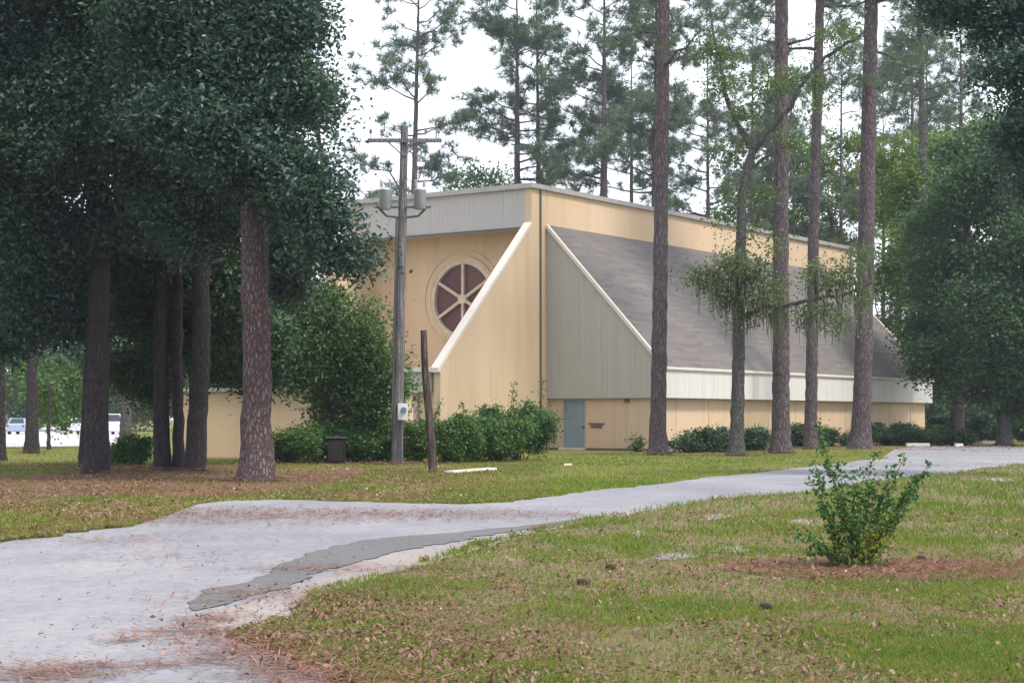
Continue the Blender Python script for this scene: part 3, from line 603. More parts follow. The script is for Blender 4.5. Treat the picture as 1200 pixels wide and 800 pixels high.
# --- mossy oak before the church
Bm = G(863, 534); Ym = Bm[1]
oak = thing('oak_tree', 'leaning grey oak with forked bare limbs and hanging moss in front of the shingled roof', 'tree', Bm)
tm, pp = trunk_mesh([Bm] + [P(x, y, Ym) for x, y in [(865, 450), (866, 380), (868, 300), (869, 235), (876, 195), (884, 172)]], np.array([8, 7.4, 7, 6.2, 5.4, 4.8, 4.2]) * Ym / FPX, 41, 1.5)
tm.build('trunk', M['moss_bark'], oak, Bm, True)
lm = MB(); r = rng(42); pxr = Ym / FPX
def plimb(pts, r0, r1):
    p = np.array([P(x, y, Ym + dy) for x, y, dy in pts]); t = np.linspace(0, 1, len(p)); tt = np.linspace(0, 1, len(p) * 4)
    q = np.column_stack([np.interp(tt, t, p[:, i]) for i in range(3)]) + r.normal(size=(len(tt), 3)) * .025
    lm.tube(q, np.linspace(r0, r1, len(q)) * pxr, 8, cap=False); return q
l1 = plimb([(882, 176, 0), (872, 158, .3), (860, 138, .5), (850, 112, .6), (846, 85, .4), (838, 50, .8), (830, 0, 1)], 4, 1.2)
l2 = plimb([(882, 178, 0), (897, 158, -.3), (915, 138, -.5), (925, 128, -.8), (938, 100, -1), (962, 72, -1), (990, 52, -1.4), (1010, 42, -1.6)], 4, 1.3)
l3 = plimb([(876, 200, 0), (892, 188, .4), (910, 176, .6), (930, 170, .9)], 2.4, .9)
l4 = plimb([(867, 372, 0), (890, 362, -.5), (920, 358, -.9), (955, 350, -1.2), (990, 345, -1.2), (1022, 332, -1)], 3.2, 1.2)
l5 = plimb([(868, 320, 0), (850, 312, .3), (828, 318, .6)], 2.0, .8)
l6 = plimb([(868, 335, 0), (885, 325, -.4), (905, 335, -.6)], 2.0, .8)
l7 = plimb([(869, 262, 0), (882, 240, .4), (895, 232, .6)], 1.8, .7)
lb = [(826, 322, Ym + .5, 18, 14), (840, 338, Ym + .3, 18, 14), (850, 308, Ym, 20, 14), (868, 322, Ym - .3, 20, 16), (888, 318, Ym - .5, 20, 16), (902, 340, Ym - .6, 18, 16), (885, 352, Ym - .4, 18, 14), (858, 352, Ym, 18, 14), (908, 365, Ym - .6, 12, 12), (870, 372, Ym, 14, 10),
      (955, 318, Ym - 1.2, 16, 12), (980, 330, Ym - 1.2, 16, 18), (965, 362, Ym - 1.2, 16, 12), (995, 318, Ym - 1.2, 16, 14), (1012, 345, Ym - 1, 16, 14), (1010, 300, Ym - 1, 14, 12), (985, 375, Ym - 1.2, 14, 12), (940, 370, Ym - 1, 12, 10)]
cm, cl = crown_mesh(lobes_px(lb), .14, 150, 43, sig=.34, nsub=7)
lb2 = [(838, 60, Ym + .8, 30, 26), (848, 105, Ym + .5, 28, 22), (900, 95, Ym, 28, 24), (940, 90, Ym - 1, 26, 20), (985, 45, Ym - 1.4, 32, 22), (925, 165, Ym + .8, 24, 16), (880, 140, Ym, 22, 18), (893, 228, Ym + .6, 20, 14), (852, 180, Ym + .5, 24, 20), (848, 255, Ym, 14, 12), (878, 270, Ym, 16, 12), (960, 120, Ym - 1, 22, 16), (862, 225, Ym, 14, 16), (905, 290, Ym - .3, 12, 14)]
crown_mesh(lobes_px(lb2), .14, 75, 44, sig=.32, mb=cm)
for q in cl[r.permutation(len(cl))[:60]]:
    src = np.concatenate([l4, l5, l6]); j = np.argmin(((src - q) ** 2).sum(1)); limb(lm, src[j], q, .02, .008, r, 4, .05, 4)
lm.build('branches', M['moss_bark'], oak, Bm, True); cm.build('crown', M['leaf_oak'], oak, Bm)
ms = MB(); src = np.concatenate([cl, l4, l5, l6, l2[8:], l3]); 
for i in range(620):
    o = src[r.integers(len(src))] + r.normal(size=3) * .2; ln = r.uniform(.25, 1.5) * (1 if r.random() < .6 else .5); n = 7
    z = np.linspace(0, 1, n); wd = .03 * (1 - z * .7) * r.uniform(.6, 1.6); x = o[0] + np.cumsum(r.normal(size=n)) * .018; y = o[1] + np.cumsum(r.normal(size=n)) * .018
    a = r.uniform(0, math.pi); dx_, dy_ = math.cos(a), math.sin(a)
    v = np.stack([np.column_stack([x - wd * dx_, y - wd * dy_, o[2] - z * ln]), np.column_stack([x + wd * dx_, y + wd * dy_, o[2] - z * ln])], 1).reshape(-1, 3)
    ms.add(v, [(2 * k, 2 * k + 1, 2 * k + 3, 2 * k + 2) for k in range(n - 1)], r.random())
tag(ms.build('hanging_moss', M['moss'], oak, Bm), kind='stuff')
# --- the right-hand side
broadleaf('evergreen_tree', 'huge dark oak at the right, its low crown over the side pavement', (1121, 0, 104), 16, [(1124, 440), (1128, 360), (1134, 270)],
          [(1150, 240, 92, 70, 70), (1200, 180, 90, 60, 70), (1110, 330, 92, 55, 60), (1170, 350, 88, 75, 60), (1210, 300, 88, 70, 80), (1120, 415, 92, 55, 40), (1190, 425, 88, 60, 42), (1090, 390, 96, 34, 40), (1230, 420, 88, 60, 50), (1090, 270, 96, 34, 40), (1150, 460, 90, 40, 22), (1205, 470, 90, 40, 26), (1180, 150, 94, 44, 40), (1130, 190, 94, 36, 34), (1225, 240, 88, 60, 60)],
          .24, 90, 'leaf_oakdark', 'dark_bark', 401, flare=1.7, sig=.5, nsub=10)
broadleaf('broadleaf_tree', 'yellow green leafy tree between the flared pine and the dark oak', (1052, 0, 112), 9, [(1052, 400), (1055, 280), (1058, 180)],
          [(1060, 200, 110, 40, 36), (1040, 250, 110, 34, 36), (1075, 280, 108, 38, 40), (1050, 320, 110, 34, 34), (1085, 340, 106, 36, 34), (1070, 400, 106, 30, 30), (1030, 195, 112, 24, 24), (1100, 220, 110, 34, 34), (1045, 375, 110, 22, 26), (1090, 180, 112, 26, 24)],
          .26, 70, 'leaf_yellow', 'grey_bark', 402, sig=.5)
broadleaf('evergreen_tree', 'dark overhanging tree filling the top right corner', (1330, 560), 26, [(1330, 400), (1315, 200), (1300, 40), (1290, -60)],
          [(1180, 20, 42, 62, 52), (1235, 60, 42, 70, 60), (1130, -20, 42, 60, 46), (1190, 85, 41, 40, 30), (1260, 0, 42, 80, 80), (1215, 120, 41, 34, 26), (1205, 165, 43, 34, 34), (1230, 215, 44, 44, 40), (1100, 5, 42, 26, 20), (1330, 60, 41, 70, 80)], .14, 330, 'leaf_dark', 'dark_bark', 403, nsub=11)
gm = 'leafy trees among the far pines'
for i, (x, Y, lob, mt, lab) in enumerate([
    (562, 138, [(565, 208, 138, 34, 18), (540, 216, 140, 24, 14), (590, 214, 140, 20, 14)], 'leaf_soft', 'rounded green treetop just above the front fascia'),
    (900, 150, [(905, 240, 150, 40, 40), (880, 210, 150, 30, 30), (925, 200, 150, 36, 36), (910, 280, 150, 40, 26)], 'leaf_mid', 'leafy treetop behind the parapet beside the thick straight pine'),
    (975, 140, [(980, 240, 140, 40, 40), (960, 200, 140, 34, 30), (1000, 180, 140, 36, 34), (985, 285, 140, 36, 26), (1010, 240, 140, 26, 34)], 'leaf_yellow', 'bright leafy treetop over the right end of the parapet'),
    (860, 155, [(850, 250, 155, 26, 26), (830, 270, 155, 24, 18)], 'leaf_soft', 'small leafy treetop behind the parapet left of the mossy oak'),
    (1135, 150, [(1140, 150, 150, 34, 30), (1165, 200, 150, 36, 36), (1120, 200, 150, 30, 34)], 'leaf_yellow', 'pale leafy treetop showing over the dark oak')]):
    broadleaf('broadleaf_tree', lab, (x, 0, Y), 7, [(x, 420), (x, 300), (x, lob[0][1] + 10)], lob, .34, 17, mt, 'grey_bark', 410 + i, gm, sig=.6)
# --- far trees beyond the parking lot and behind the right end
gf = 'far trees beyond the parking lot'
for i, (x, Y, lab) in enumerate([(-60, 190, 'far tree at the left edge behind the blue car'), (22, 205, 'yellowish far tree above the blue car'), (75, 195, 'dark far tree between the first two trunks'), (130, 210, 'far tree above the white van'), (185, 190, 'far tree behind the dark clump'), (250, 215, 'far tree behind the annex'), (330, 205, 'far tree behind the soft green small tree')]):
    hb = 490 - np.array([45, 95, 135, 70]) * 200 / Y
    broadleaf('broadleaf_tree', lab, (x, 0, Y), 6, [(x, 440), (x, 380)], [(x, hb[0], Y, 44, 28), (x - 18, hb[1], Y, 44, 34), (x + 14, hb[2], Y, 36, 32), (x + 22, hb[3], Y - 4, 36, 30), (x - 24, 478, Y + 4, 34, 20), (x + 22, 474, Y + 2, 34, 22)], .5, 22, ['leaf_mid', 'leaf_yellow', 'leaf_deep'][i % 3], 'dark_bark', 430 + i, gf, sig=.7)
gr_ = 'shadowy trees behind the right end of the church'
for i, (x, Y, lab) in enumerate([(1105, 135, 'shadowy tree right behind the corner of the eave'), (1150, 128, 'shadowy tree behind the huge dark oak'), (1200, 125, 'shadowy tree behind the broken stump'), (1260, 130, 'shadowy tree just outside the right edge')]):
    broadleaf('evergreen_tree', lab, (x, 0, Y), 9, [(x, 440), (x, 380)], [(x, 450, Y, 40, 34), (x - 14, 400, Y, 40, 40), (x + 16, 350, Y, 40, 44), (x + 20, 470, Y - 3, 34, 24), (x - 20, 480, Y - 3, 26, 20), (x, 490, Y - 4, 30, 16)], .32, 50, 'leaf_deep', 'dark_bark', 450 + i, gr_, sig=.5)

# ------------------------------------------------------------------ shrubs
def shrub(label, x, ybase, rx, h, mat, seed, group, leaf=.11, dens=700, shoots=0, name='shrub'):
    B = G(x, ybase); B[2] = 0; k = B[1] / FPX; root = thing(name, label, 'shrub', B, group); r = rng(seed)
    lob = []
    for i in range(8):
        lob.append((B + np.array([r.uniform(-.5, .5) * rx * k, r.uniform(-.3, .3) * rx * k, h * k * r.uniform(.30, .58)]), (rx * k * r.uniform(.45, .62), rx * k * .5, h * k * r.uniform(.32, .46))))
    mb, cl = crown_mesh(lob, leaf, dens, seed, .3, .13, nsub=5); st = MB()
    for q in cl[r.permutation(len(cl))[:26]]: limb(st, B + r.normal(size=3) * np.array([.12, .12, 0]), q, .018, .006, r, 4, .03, 4)
    for i in range(shoots):
        a = B + np.array([r.uniform(-.6, .6) * rx * k, r.uniform(-.3, .3), h * k * .6]); b = a + np.array([r.normal() * .15, r.normal() * .1, h * k * r.uniform(.45, .85)])
        lp = limb(st, a, b, .014, .005, r, 4, 0, 8); c = np.repeat(lp, 12, 0) + r.normal(size=(96, 3)) * .07; mb.leaves(c, leaf, leaf * .5, r)
    st.build('stems', M['dark_bark'], root, B); mb.build('foliage', M[mat], root, B); return root
gs = 'shrubs in the row before the front wall'
for i, (x, y, rx, h, mt, sh, lab) in enumerate([
    (338, 543, 28, 50, 'leaf_mid', 0, 'leafy shrub just right of the scaly reddish trunk'), (364, 540, 30, 54, 'leaf_mid', 0, 'shrub just left of the grey cabinet'),
    (421, 542, 34, 56, 'leaf_bush', 0, 'shrub between the grey cabinet and the utility pole'), (446, 539, 24, 52, 'leaf_bush', 1, 'narrow shrub pressed against the utility pole'),
    (488, 542, 26, 54, 'leaf_mid', 1, 'shrub between the utility pole and the old wooden post'), (526, 542, 30, 60, 'leaf_mid', 3, 'leafy shrub right behind the old wooden post'),
    (560, 541, 32, 54, 'leaf_bush', 1, 'low round shrub in the middle under the sloping wall'), (582, 541, 26, 50, 'leaf_mid', 1, 'small bright shrub squeezed against the tallest shrub'), (606, 539, 36, 66, 'leaf_bush', 5, 'tallest shrub with upright shoots at the corner of the church')]):
    shrub(lab, x, y, rx * 1.45, h * 1.08, mt, 500 + i, gs, shoots=min(sh, 2))
shrub('dark clipped shrub beside the trunk clump at the left', 156, 545, 28, 44, 'leaf_bush', 520, None)
gs2 = 'low shrubs along the base wall under the eave'
for i, (x, y, rx, h, mt, lab) in enumerate([
    (748, 529, 14, 24, 'leaf_soft', 'sparse twiggy shrub at the wall left of the slim pine'), (812, 530, 32, 28, 'leaf_deep', 'low dark shrub between the slim pine and the mossy oak'), (845, 529, 26, 32, 'leaf_deep', 'dark shrub just left of the mossy oak'),
    (886, 528, 28, 34, 'leaf_deep', 'shrub between the mossy oak and the thick straight pine'), (938, 524, 28, 32, 'leaf_deep', 'low shrub left of the slender pine'), (974, 523, 28, 30, 'leaf_deep', 'low shrub right of the slender pine'),
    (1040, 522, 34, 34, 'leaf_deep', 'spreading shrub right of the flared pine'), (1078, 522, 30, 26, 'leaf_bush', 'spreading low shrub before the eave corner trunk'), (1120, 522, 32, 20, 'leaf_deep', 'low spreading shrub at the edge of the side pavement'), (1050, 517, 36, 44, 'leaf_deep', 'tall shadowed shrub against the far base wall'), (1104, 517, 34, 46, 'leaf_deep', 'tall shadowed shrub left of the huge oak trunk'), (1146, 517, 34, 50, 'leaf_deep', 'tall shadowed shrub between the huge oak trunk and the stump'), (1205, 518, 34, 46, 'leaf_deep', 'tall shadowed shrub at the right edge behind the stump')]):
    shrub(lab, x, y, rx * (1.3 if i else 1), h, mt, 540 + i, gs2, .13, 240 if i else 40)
# the upright young bush on the near lawn
BB = G(1003, 664); BB[2] = 0; kb = BB[1] / FPX
bush = thing('young_bush', 'upright young bush of leafy rods standing alone on the near lawn', 'bush', BB)
r = rng(61); st = MB(); lv = MB(); mb_y = MB()
tips = [(958, 492), (962, 520), (948, 560), (985, 540), (972, 548), (1012, 548), (1025, 528), (1020, 560), (1045, 545), (1060, 530), (1078, 558), (1092, 542), (1072, 575), (1000, 565), (938, 620), (932, 628), (960, 590), (1050, 590), (1035, 575), (990, 590), (1062, 600), (975, 600), (1010, 600), (945, 640), (1080, 560), (955, 540), (1000, 552), (1030, 555)]
for i, (x, y) in enumerate(tips):
    Yt = BB[1] + r.uniform(-.35, .35); e = P(x, y, Yt); a = BB + np.array([r.normal() * .07 + (x - 1003) * kb * .12, r.normal() * .07, 0]); n = 14
    t = np.linspace(0, 1, n)[:, None]; p = a + (e - a) * t; p[:, 0] += (t[:, 0] ** 2 - t[:, 0]) * (e - a)[0] * .25; p += r.normal(size=p.shape) * .008
    st.tube(p, np.linspace(.008, .003, n), 5, cap=False, t=.5)
    Ln = np.linalg.norm(e - a); m_ = int(Ln * 105); q = r.uniform(.10 if i % 3 else .04, 1.0, m_) ** .85
    c = np.column_stack([np.interp(q, t[:, 0], p[:, j]) for j in range(3)]) + r.normal(size=(m_, 3)) * np.array([.03, .03, .02])
    yl = np.clip(r.random(m_) * .8 + (.25 if x > 1015 and r.random() < .6 else 0) * (q < .6) + (.45 if abs(x - 1020) < 45 and i % 2 else 0) * (q < .35), 0, 1)
    lv.leaves(c, .056, .033, r, yl, .3)
c = BB + np.column_stack([r.normal(size=160) * .2, r.normal(size=160) * .17, np.abs(r.normal(size=160)) * .16 + .03]); lv.leaves(c, .06, .036, r, None, .3)
st.build('stems', mat_plain('bush_stem', (.17, .15, .05), .8), bush, BB); lv.build('foliage', M['leaf_rod'], bush, BB)

# ------------------------------------------------------------------ utility pole, post, cabinet, stump
UB = G(465, 544); UB[2] = 0; UY = UB[1]; uk = UY / FPX
pole = thing('utility_pole', 'grey wooden utility pole with two transformers and a crossarm', 'utility pole', UB)
UT = P(474, 148, UY); ax = lambda t: UB + (UT - UB) * t
m = MB(); m.tube([ax(t) - np.array([0, 0, .05 if t == 0 else 0]) for t in np.linspace(0, 1, 16)], np.linspace(.185, .115, 16), 16, .02, 3); m.build('pole', M['pole_wood'], pole, UB, True)
def tz(y): return (UB[2] + (490 - y) * uk + EYE) / UT[2]
m = MB(); c = ax(tz(164)); m.box(tuple(c + np.array([-1.15, -.20, -.06])), tuple(c + np.array([1.2, -.11, .06]))); m.tube([c + np.array([-.55, -.16, 0]), c + np.array([0, -.13, -.5])], .02, 6); m.tube([c + np.array([.55, -.16, 0]), c + np.array([0, -.13, -.5])], .02, 6)
ca_ = m.build('crossarm', M['pole_wood'], pole, UB)
for dx_ in (-1.05, -.7, .7, 1.1):
    m = MB(); q = c + np.array([dx_, -.155, .06]); m.tube([q, q + np.array([0, 0, .16]), q + np.array([0, 0, .18]), q + np.array([0, 0, .3])], [.012, .012, .05, .045], 10); m.build('insulator', M['ceramic'], ca_, UB, True)
m = MB(); q = c + np.array([1.02, -.1, .06]); m.tube([q, q + np.array([0, 0, .55])], .02, 6); m.build('arrester', M['metal_dark'], ca_, UB)
for sx, tm_ in ((-1, 'metal_grey'), (1, 'metal_grey')):
    m = MB(); cc = ax(tz(231)) + np.array([sx * .55, -.12, 0]); pr = [(.04, .175), (.06, .195), (.62, .20), (.64, .213), (.68, .20), (.72, .12), (.74, .02)]
    m.tube([cc + np.array([0, 0, z - .42]) for z, _ in pr], [q for _, q in pr], 18); tr = m.build('transformer', M[tm_], pole, UB, True)
    for a in (-.12, .13):
        m = MB(); m.tube([cc + np.array([a, 0, .33]), cc + np.array([a, 0, .43]), cc + np.array([a * 1.2, 0, .58])], [.05, .05, .02], 8); m.build('bushing', M['ceramic'], tr, UB, True)
    m = MB(); b0 = ax(tz(241)); m.box(tuple(np.minimum(b0 + np.array([sx * .1, -.17, -.07]), b0 + np.array([sx * .9, -.06, -.01]))), tuple(np.maximum(b0 + np.array([sx * .1, -.17, -.07]), b0 + np.array([sx * .9, -.06, -.01])))); m.tube([b0 + np.array([sx * .75, -.11, -.07]), b0 + np.array([sx * .5, -.11, -.32]), b0 + np.array([sx * .12, -.11, -.36])], .035, 6); m.build('bracket', M['metal_dark'], pole, UB)
m = MB(); m.tube([ax(t) + np.array([-.17, -.12, 0]) for t in np.linspace(.1, tz(255), 8)], .035, 6); m.build('conduit', M['metal_dark'], pole, UB)
m = MB(); r = rng(5)
for k in range(3):
    t = np.linspace(0, 1, 9)[:, None]; a = ax(tz(205 + 8 * k)) + np.array([0.05, -.14, 0]); b = ax(tz(225)) + np.array([(-1) ** k * .58, -.12, .6]); m.tube(a + (b - a) * t - np.array([0, 0, .25]) * np.sin(t * math.pi), .012, 5)
m.build('jumper_wires', M['metal_dark'], pole, UB)
m = MB(); q = ax(tz(482)); m.box(tuple(q + np.array([.02, -.34, -.26])), tuple(q + np.array([.33, -.19, .26]))); mbx = m.build('meter_box', M['box_white'], pole, UB)
m = MB(); m.tube([q + np.array([.2, -.345, .05]), q + np.array([.2, -.43, .05])], [.09, .085], 14); m.build('meter_dial', M['blue_dark'], mbx, UB)
m = MB(); m.tube([q + np.array([.12, -.25, -.27]), q + np.array([.12, -.25, -q[2]])], .03, 6); m.build('conduit', M['metal_dark'], pole, UB)
PB = G(507, 553); PB[2] = 0
m = MB(); PT = P(496, 387, PB[1]); m.tube([PB + (PT - PB) * t + np.array([.02 * math.sin(7 * t), 0, -.04 if t == 0 else 0]) for t in np.linspace(0, 1, 14)], np.linspace(.125, .085, 14), 12, .06, 8)
tag(m.build('wooden_post', M['post_wood'], None, PB, True), 'short leaning weathered wooden post standing between pole and church', 'post')
def matte(m): m.node_tree.nodes['Principled BSDF'].inputs['Specular IOR Level'].default_value = .1; m.node_tree.nodes['Principled BSDF'].inputs['Roughness'].default_value = 1; return m
CB = G(393, 543.6); CB[2] = 0
cab = thing('utility_cabinet', 'weathered grey box with an overhanging lid among the shrubs', 'cabinet', CB)
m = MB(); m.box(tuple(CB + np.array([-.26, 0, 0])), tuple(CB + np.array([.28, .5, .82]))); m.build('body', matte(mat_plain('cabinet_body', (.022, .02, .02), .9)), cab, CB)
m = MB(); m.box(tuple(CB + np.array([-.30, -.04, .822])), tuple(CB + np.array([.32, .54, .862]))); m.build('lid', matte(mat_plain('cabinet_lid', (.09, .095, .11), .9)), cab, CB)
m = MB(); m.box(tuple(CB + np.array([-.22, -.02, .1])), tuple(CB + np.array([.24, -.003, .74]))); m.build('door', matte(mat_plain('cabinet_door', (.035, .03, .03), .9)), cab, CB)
SB = G(1177, 522); SB[2] = 0; sk = SB[1] / FPX; m = MB(); r = rng(71); k = 22; th_ = np.arange(k) * 2 * math.pi / k
hs = [0, .15, .5, 1.1, 1.6]; rs = [.58, .46, .40, .38, .37]; V = []
for h_, r_ in zip(hs, rs): V.append(np.column_stack([r_ * (1 + .12 * np.sin(3 * th_ + 1) + .05 * r.normal(size=k)) * np.cos(th_), r_ * (1 + .12 * np.sin(3 * th_ + 1)) * np.sin(th_), np.full(k, h_)]))
V[-1][:, 2] += r.uniform(-.35, .55, k); V.append(V[-1] * np.array([.55, .55, .8])); V = np.concatenate(V) + SB
m.add(V, [(i * k + j, i * k + (j + 1) % k, (i + 1) * k + (j + 1) % k, (i + 1) * k + j) for i in range(5) for j in range(k)]); m.poly(V[-k:])
tag(m.build('tree_stump', M['grey_bark'], None, SB, True), 'jagged broken grey tree stump at the right end of the side pavement', 'stump')
# boards, kerbs, small litter
def slab(name, label, cat, p0, p1, wdt, h, mat, group=None):
    a, b = G(*p0), G(*p1); d = (b - a)[:2]; L_ = np.linalg.norm(d); d /= L_; n_ = np.array([-d[1], d[0]]); z0 = .02
    pr = [(-wdt / 2, z0), (wdt / 2, z0), (wdt / 2 * .9, z0 + h), (-wdt / 2 * .9, z0 + h)]
    m = MB(); m.prism(pr, (0, L_), lambda p, e: np.array([a[0] + d[0] * e + n_[0] * p[0], a[1] + d[1] * e + n_[1] * p[0], p[1]]))
    return tag(m.build(name, M[mat], None, a), label, cat, group)
slab('wooden_board', 'long pale board lying flat on the lawn right of the post', 'board', (526, 555), (577, 551), .28, .06, 'board')
slab('wooden_board', 'small pale yellowish scrap of board lying alone in the lawn', 'board', (661, 546), (670, 546), .2, .06, 'board')
gk = 'pale parking stops at the side pavement'
slab('parking_stop', 'pale concrete stop nearest the flared pine', 'parking stop', (1062, 523), (1089, 523), .3, .16, 'concrete', gk)
slab('parking_stop', 'short pale concrete stop between the low spreading shrubs', 'parking stop', (1119, 523.5), (1128, 523.5), .3, .16, 'concrete', gk)
slab('parking_stop', 'pale concrete stop beside the broken stump', 'parking stop', (1150, 521), (1172, 521), .3, .2, 'concrete', gk)
def pinecone(label, x, y):
    B = G(x, y); r = rng(int(x)); m = MB(); a0 = r.uniform(0, 3); ax_ = np.array([math.cos(a0), math.sin(a0), .15]); ax_ /= np.linalg.norm(ax_); s1 = np.cross(ax_, [0, 0, 1.]); s1 /= np.linalg.norm(s1); s2 = np.cross(ax_, s1)
    c = B + np.array([0, 0, .03])
    m.tube([c + ax_ * t * .048 for t in (-1, -.6, 0, .6, 1)], [.006, .019, .023, .017, .004], 10)
    for i in range(70):
        t = -1 + 2 * i / 70; th = i * 2.4; rad = .023 * math.sqrt(max(.05, 1 - t * t)); d = s1 * math.cos(th) + s2 * math.sin(th); q = c + ax_ * t * .048 + d * rad; tg = np.cross(ax_, d) * .009
        m.poly([q - tg, q + tg, q + tg * .5 + d * .014 + ax_ * .008, q - tg * .5 + d * .014 + ax_ * .008])
    tag(m.build('pine_cone', M['cone'], None, B), label, 'pine cone', 'pine cones on the near lawn')
for lab, x, y in [('dark pine cone lying right beside the foot of the young bush', 1080, 657), ('dark pine cone lying alone in front of the young bush', 898, 715), ('pine cone in the middle of the lawn, the nearer of a pair', 683, 686), ('pine cone in the middle of the lawn, the farther of a pair', 716, 668)]: pinecone(lab, x, y)

# ------------------------------------------------------------------ cars far off at the left
def car(label, x, y, col, tall, seed, name='parked_car', cat='car', turn=0.0):
    B = G(x, y); B[2] = .008; root = thing(name, label, cat, B, 'vehicles in the far parking lot'); W, Ln = .88, 4.3; cs, sn = math.cos(turn), math.sin(turn)
    def T(v): v = np.asarray(v, float).reshape(-1, 3); return B + np.column_stack([v[:, 0] * cs - v[:, 1] * sn, v[:, 0] * sn + v[:, 1] * cs, v[:, 2]])
    paint = mat_plain('car_paint', col, .3, 0, .04); gl_ = mat_plain('car_glass', (.03, .04, .05), .1); bl_ = mat_plain('tyre', (.02, .02, .022), .8); rd = mat_plain('tail_lamp', (.35, .02, .02), .3); al = mat_plain('rim', (.5, .5, .52), .4, .6)
    zb = .95 if not tall else 1.1; zt = 1.46 if not tall else 1.85
    prof = [(0, .3, W * .93), (.0, .62, W), (.05, zb, W * .97)]                      # rear face rows, lofted along the length
    st_ = [(.0, .32, zb - .08, .86), (.12, .26, zb, .97), (.9, .24, zb, 1), (2.7, .24, zb, 1), (3.9, .26, zb - .16, .97), (4.25, .32, zb - .3, .84)]
    m = MB(); rows = []
    for yy, z0, z1, s in st_:
        w_ = W * s; rows.append([(-w_ * .94, yy, z0), (-w_, yy, z0 + .25), (-w_, yy, (z0 + z1) / 2 + .1), (-w_ * .95, yy, z1), (w_ * .95, yy, z1), (w_, yy, (z0 + z1) / 2 + .1), (w_, yy, z0 + .25), (w_ * .94, yy, z0)])
    V = T(np.array(rows).reshape(-1, 3)); k = 8
    m.add(V, [(i * k + j, i * k + (j + 1) % k, (i + 1) * k + (j + 1) % k, (i + 1) * k + j) for i in range(5) for j in range(k)]); m.poly(V[:k]); m.poly(V[-k:])
    ys = (.25, .65, 2.3, 3.05) if not tall else (.1, .3, 2.6, 3.2)
    cab_ = [(-W * .93, ys[0], zb), (W * .93, ys[0], zb), (W * .93, ys[3], zb), (-W * .93, ys[3], zb), (-W * .72, ys[1], zt), (W * .72, ys[1], zt), (W * .72, ys[2], zt), (-W * .72, ys[2], zt)]
    m.add(T(cab_), [(0, 1, 5, 4), (1, 2, 6, 5), (2, 3, 7, 6), (3, 0, 4, 7), (4, 5, 6, 7)]); body = m.build('body', paint, root, B)
    cb2 = np.array(cab_); 
    def pane(i, nm):
        q = cb2[list(i)]; c = q.mean(0); q2 = c + (q - c) * np.array([.84, .84, .8]); nn_ = np.cross(q[1] - q[0], q[3] - q[0]); nn_ /= np.linalg.norm(nn_); q2 = q2 + nn_ * .012
        m = MB(); m.poly(T(q2)); m.build(nm, gl_, root, B)
    pane((0, 1, 5, 4), 'rear_window'); pane((1, 2, 6, 5), 'side_window'); pane((3, 0, 4, 7), 'side_window'); pane((2, 3, 7, 6), 'windscreen')
    for sx in (-1, 1):
        for yy in (.8, 3.4):
            m = MB(); m.tube(T([(sx * W * .76, yy, .32), (sx * W * .80, yy, .32), (sx * W * .98, yy, .32), (sx * W * 1.005, yy, .32)]), [.29, .32, .32, .29], 18); wh = m.build('wheel', bl_, root, B)
            m = MB(); m.tube(T([(sx * W * 1.0, yy, .32), (sx * W * 1.02, yy, .32)]), .19, 14); m.build('rim', al, wh, B)
        m = MB(); m.box((0, 0, 0), (.18, .05, .2), .5, lambda v: T(v + np.array([sx * W * .8 - .09, -.03, .68]))); m.build('tail_lamp', rd, root, B)
    m = MB(); m.box((-W * .9, -.09, .3), (W * .9, .02, .5), .5, T); m.build('bumper', paint, root, B)
car('pale blue hatchback parked at the far left', 18, 509, (.30, .38, .50), False, 1)
car('white car half hidden behind the broad left trunk', 90, 508, (.60, .64, .66), False, 2)
car('tall white van showing right of the broad left trunk', 132, 509, (.72, .72, .74), True, 3, 'parked_van', 'van')

# ------------------------------------------------------------------ grass, leaves and pine straw
SAMP = rng(900)
def scatter(n, y0, y1, pw, xl=-.40, xr=.50):
    u = SAMP.random(n); Y = (y0 ** (1 - pw) + u * (y1 ** (1 - pw) - y0 ** (1 - pw))) ** (1 / (1 - pw)); X = SAMP.uniform(xl, xr, n) * (Y + 3)
    return X, Y
def blades(name, X, Y, hgt, wid, t, mat, label, cat):
    n = len(X); r = rng(901); a = r.uniform(0, 2 * math.pi, n); lean = r.normal(size=(n, 2)) * .45; h = hgt * r.uniform(.5, 1.3, n); w_ = wid * r.uniform(.7, 1.3, n)
    dx_, dy_ = np.cos(a) * w_, np.sin(a) * w_; z0 = np.full(n, .003)
    v = np.stack([np.column_stack([X - dx_, Y - dy_, z0]), np.column_stack([X + dx_, Y + dy_, z0]), np.column_stack([X + lean[:, 0] * h + dx_ * .2, Y + lean[:, 1] * h + dy_ * .2, h]), np.column_stack([X + lean[:, 0] * h * .9 - dx_ * .2, Y + lean[:, 1] * h * .9 - dy_ * .2, h])], 1).reshape(-1, 3)
    m = MB(); m.add(v, np.arange(4 * n).reshape(n, 4), t); return tag(m.build(name, mat), label, cat, kind='stuff')
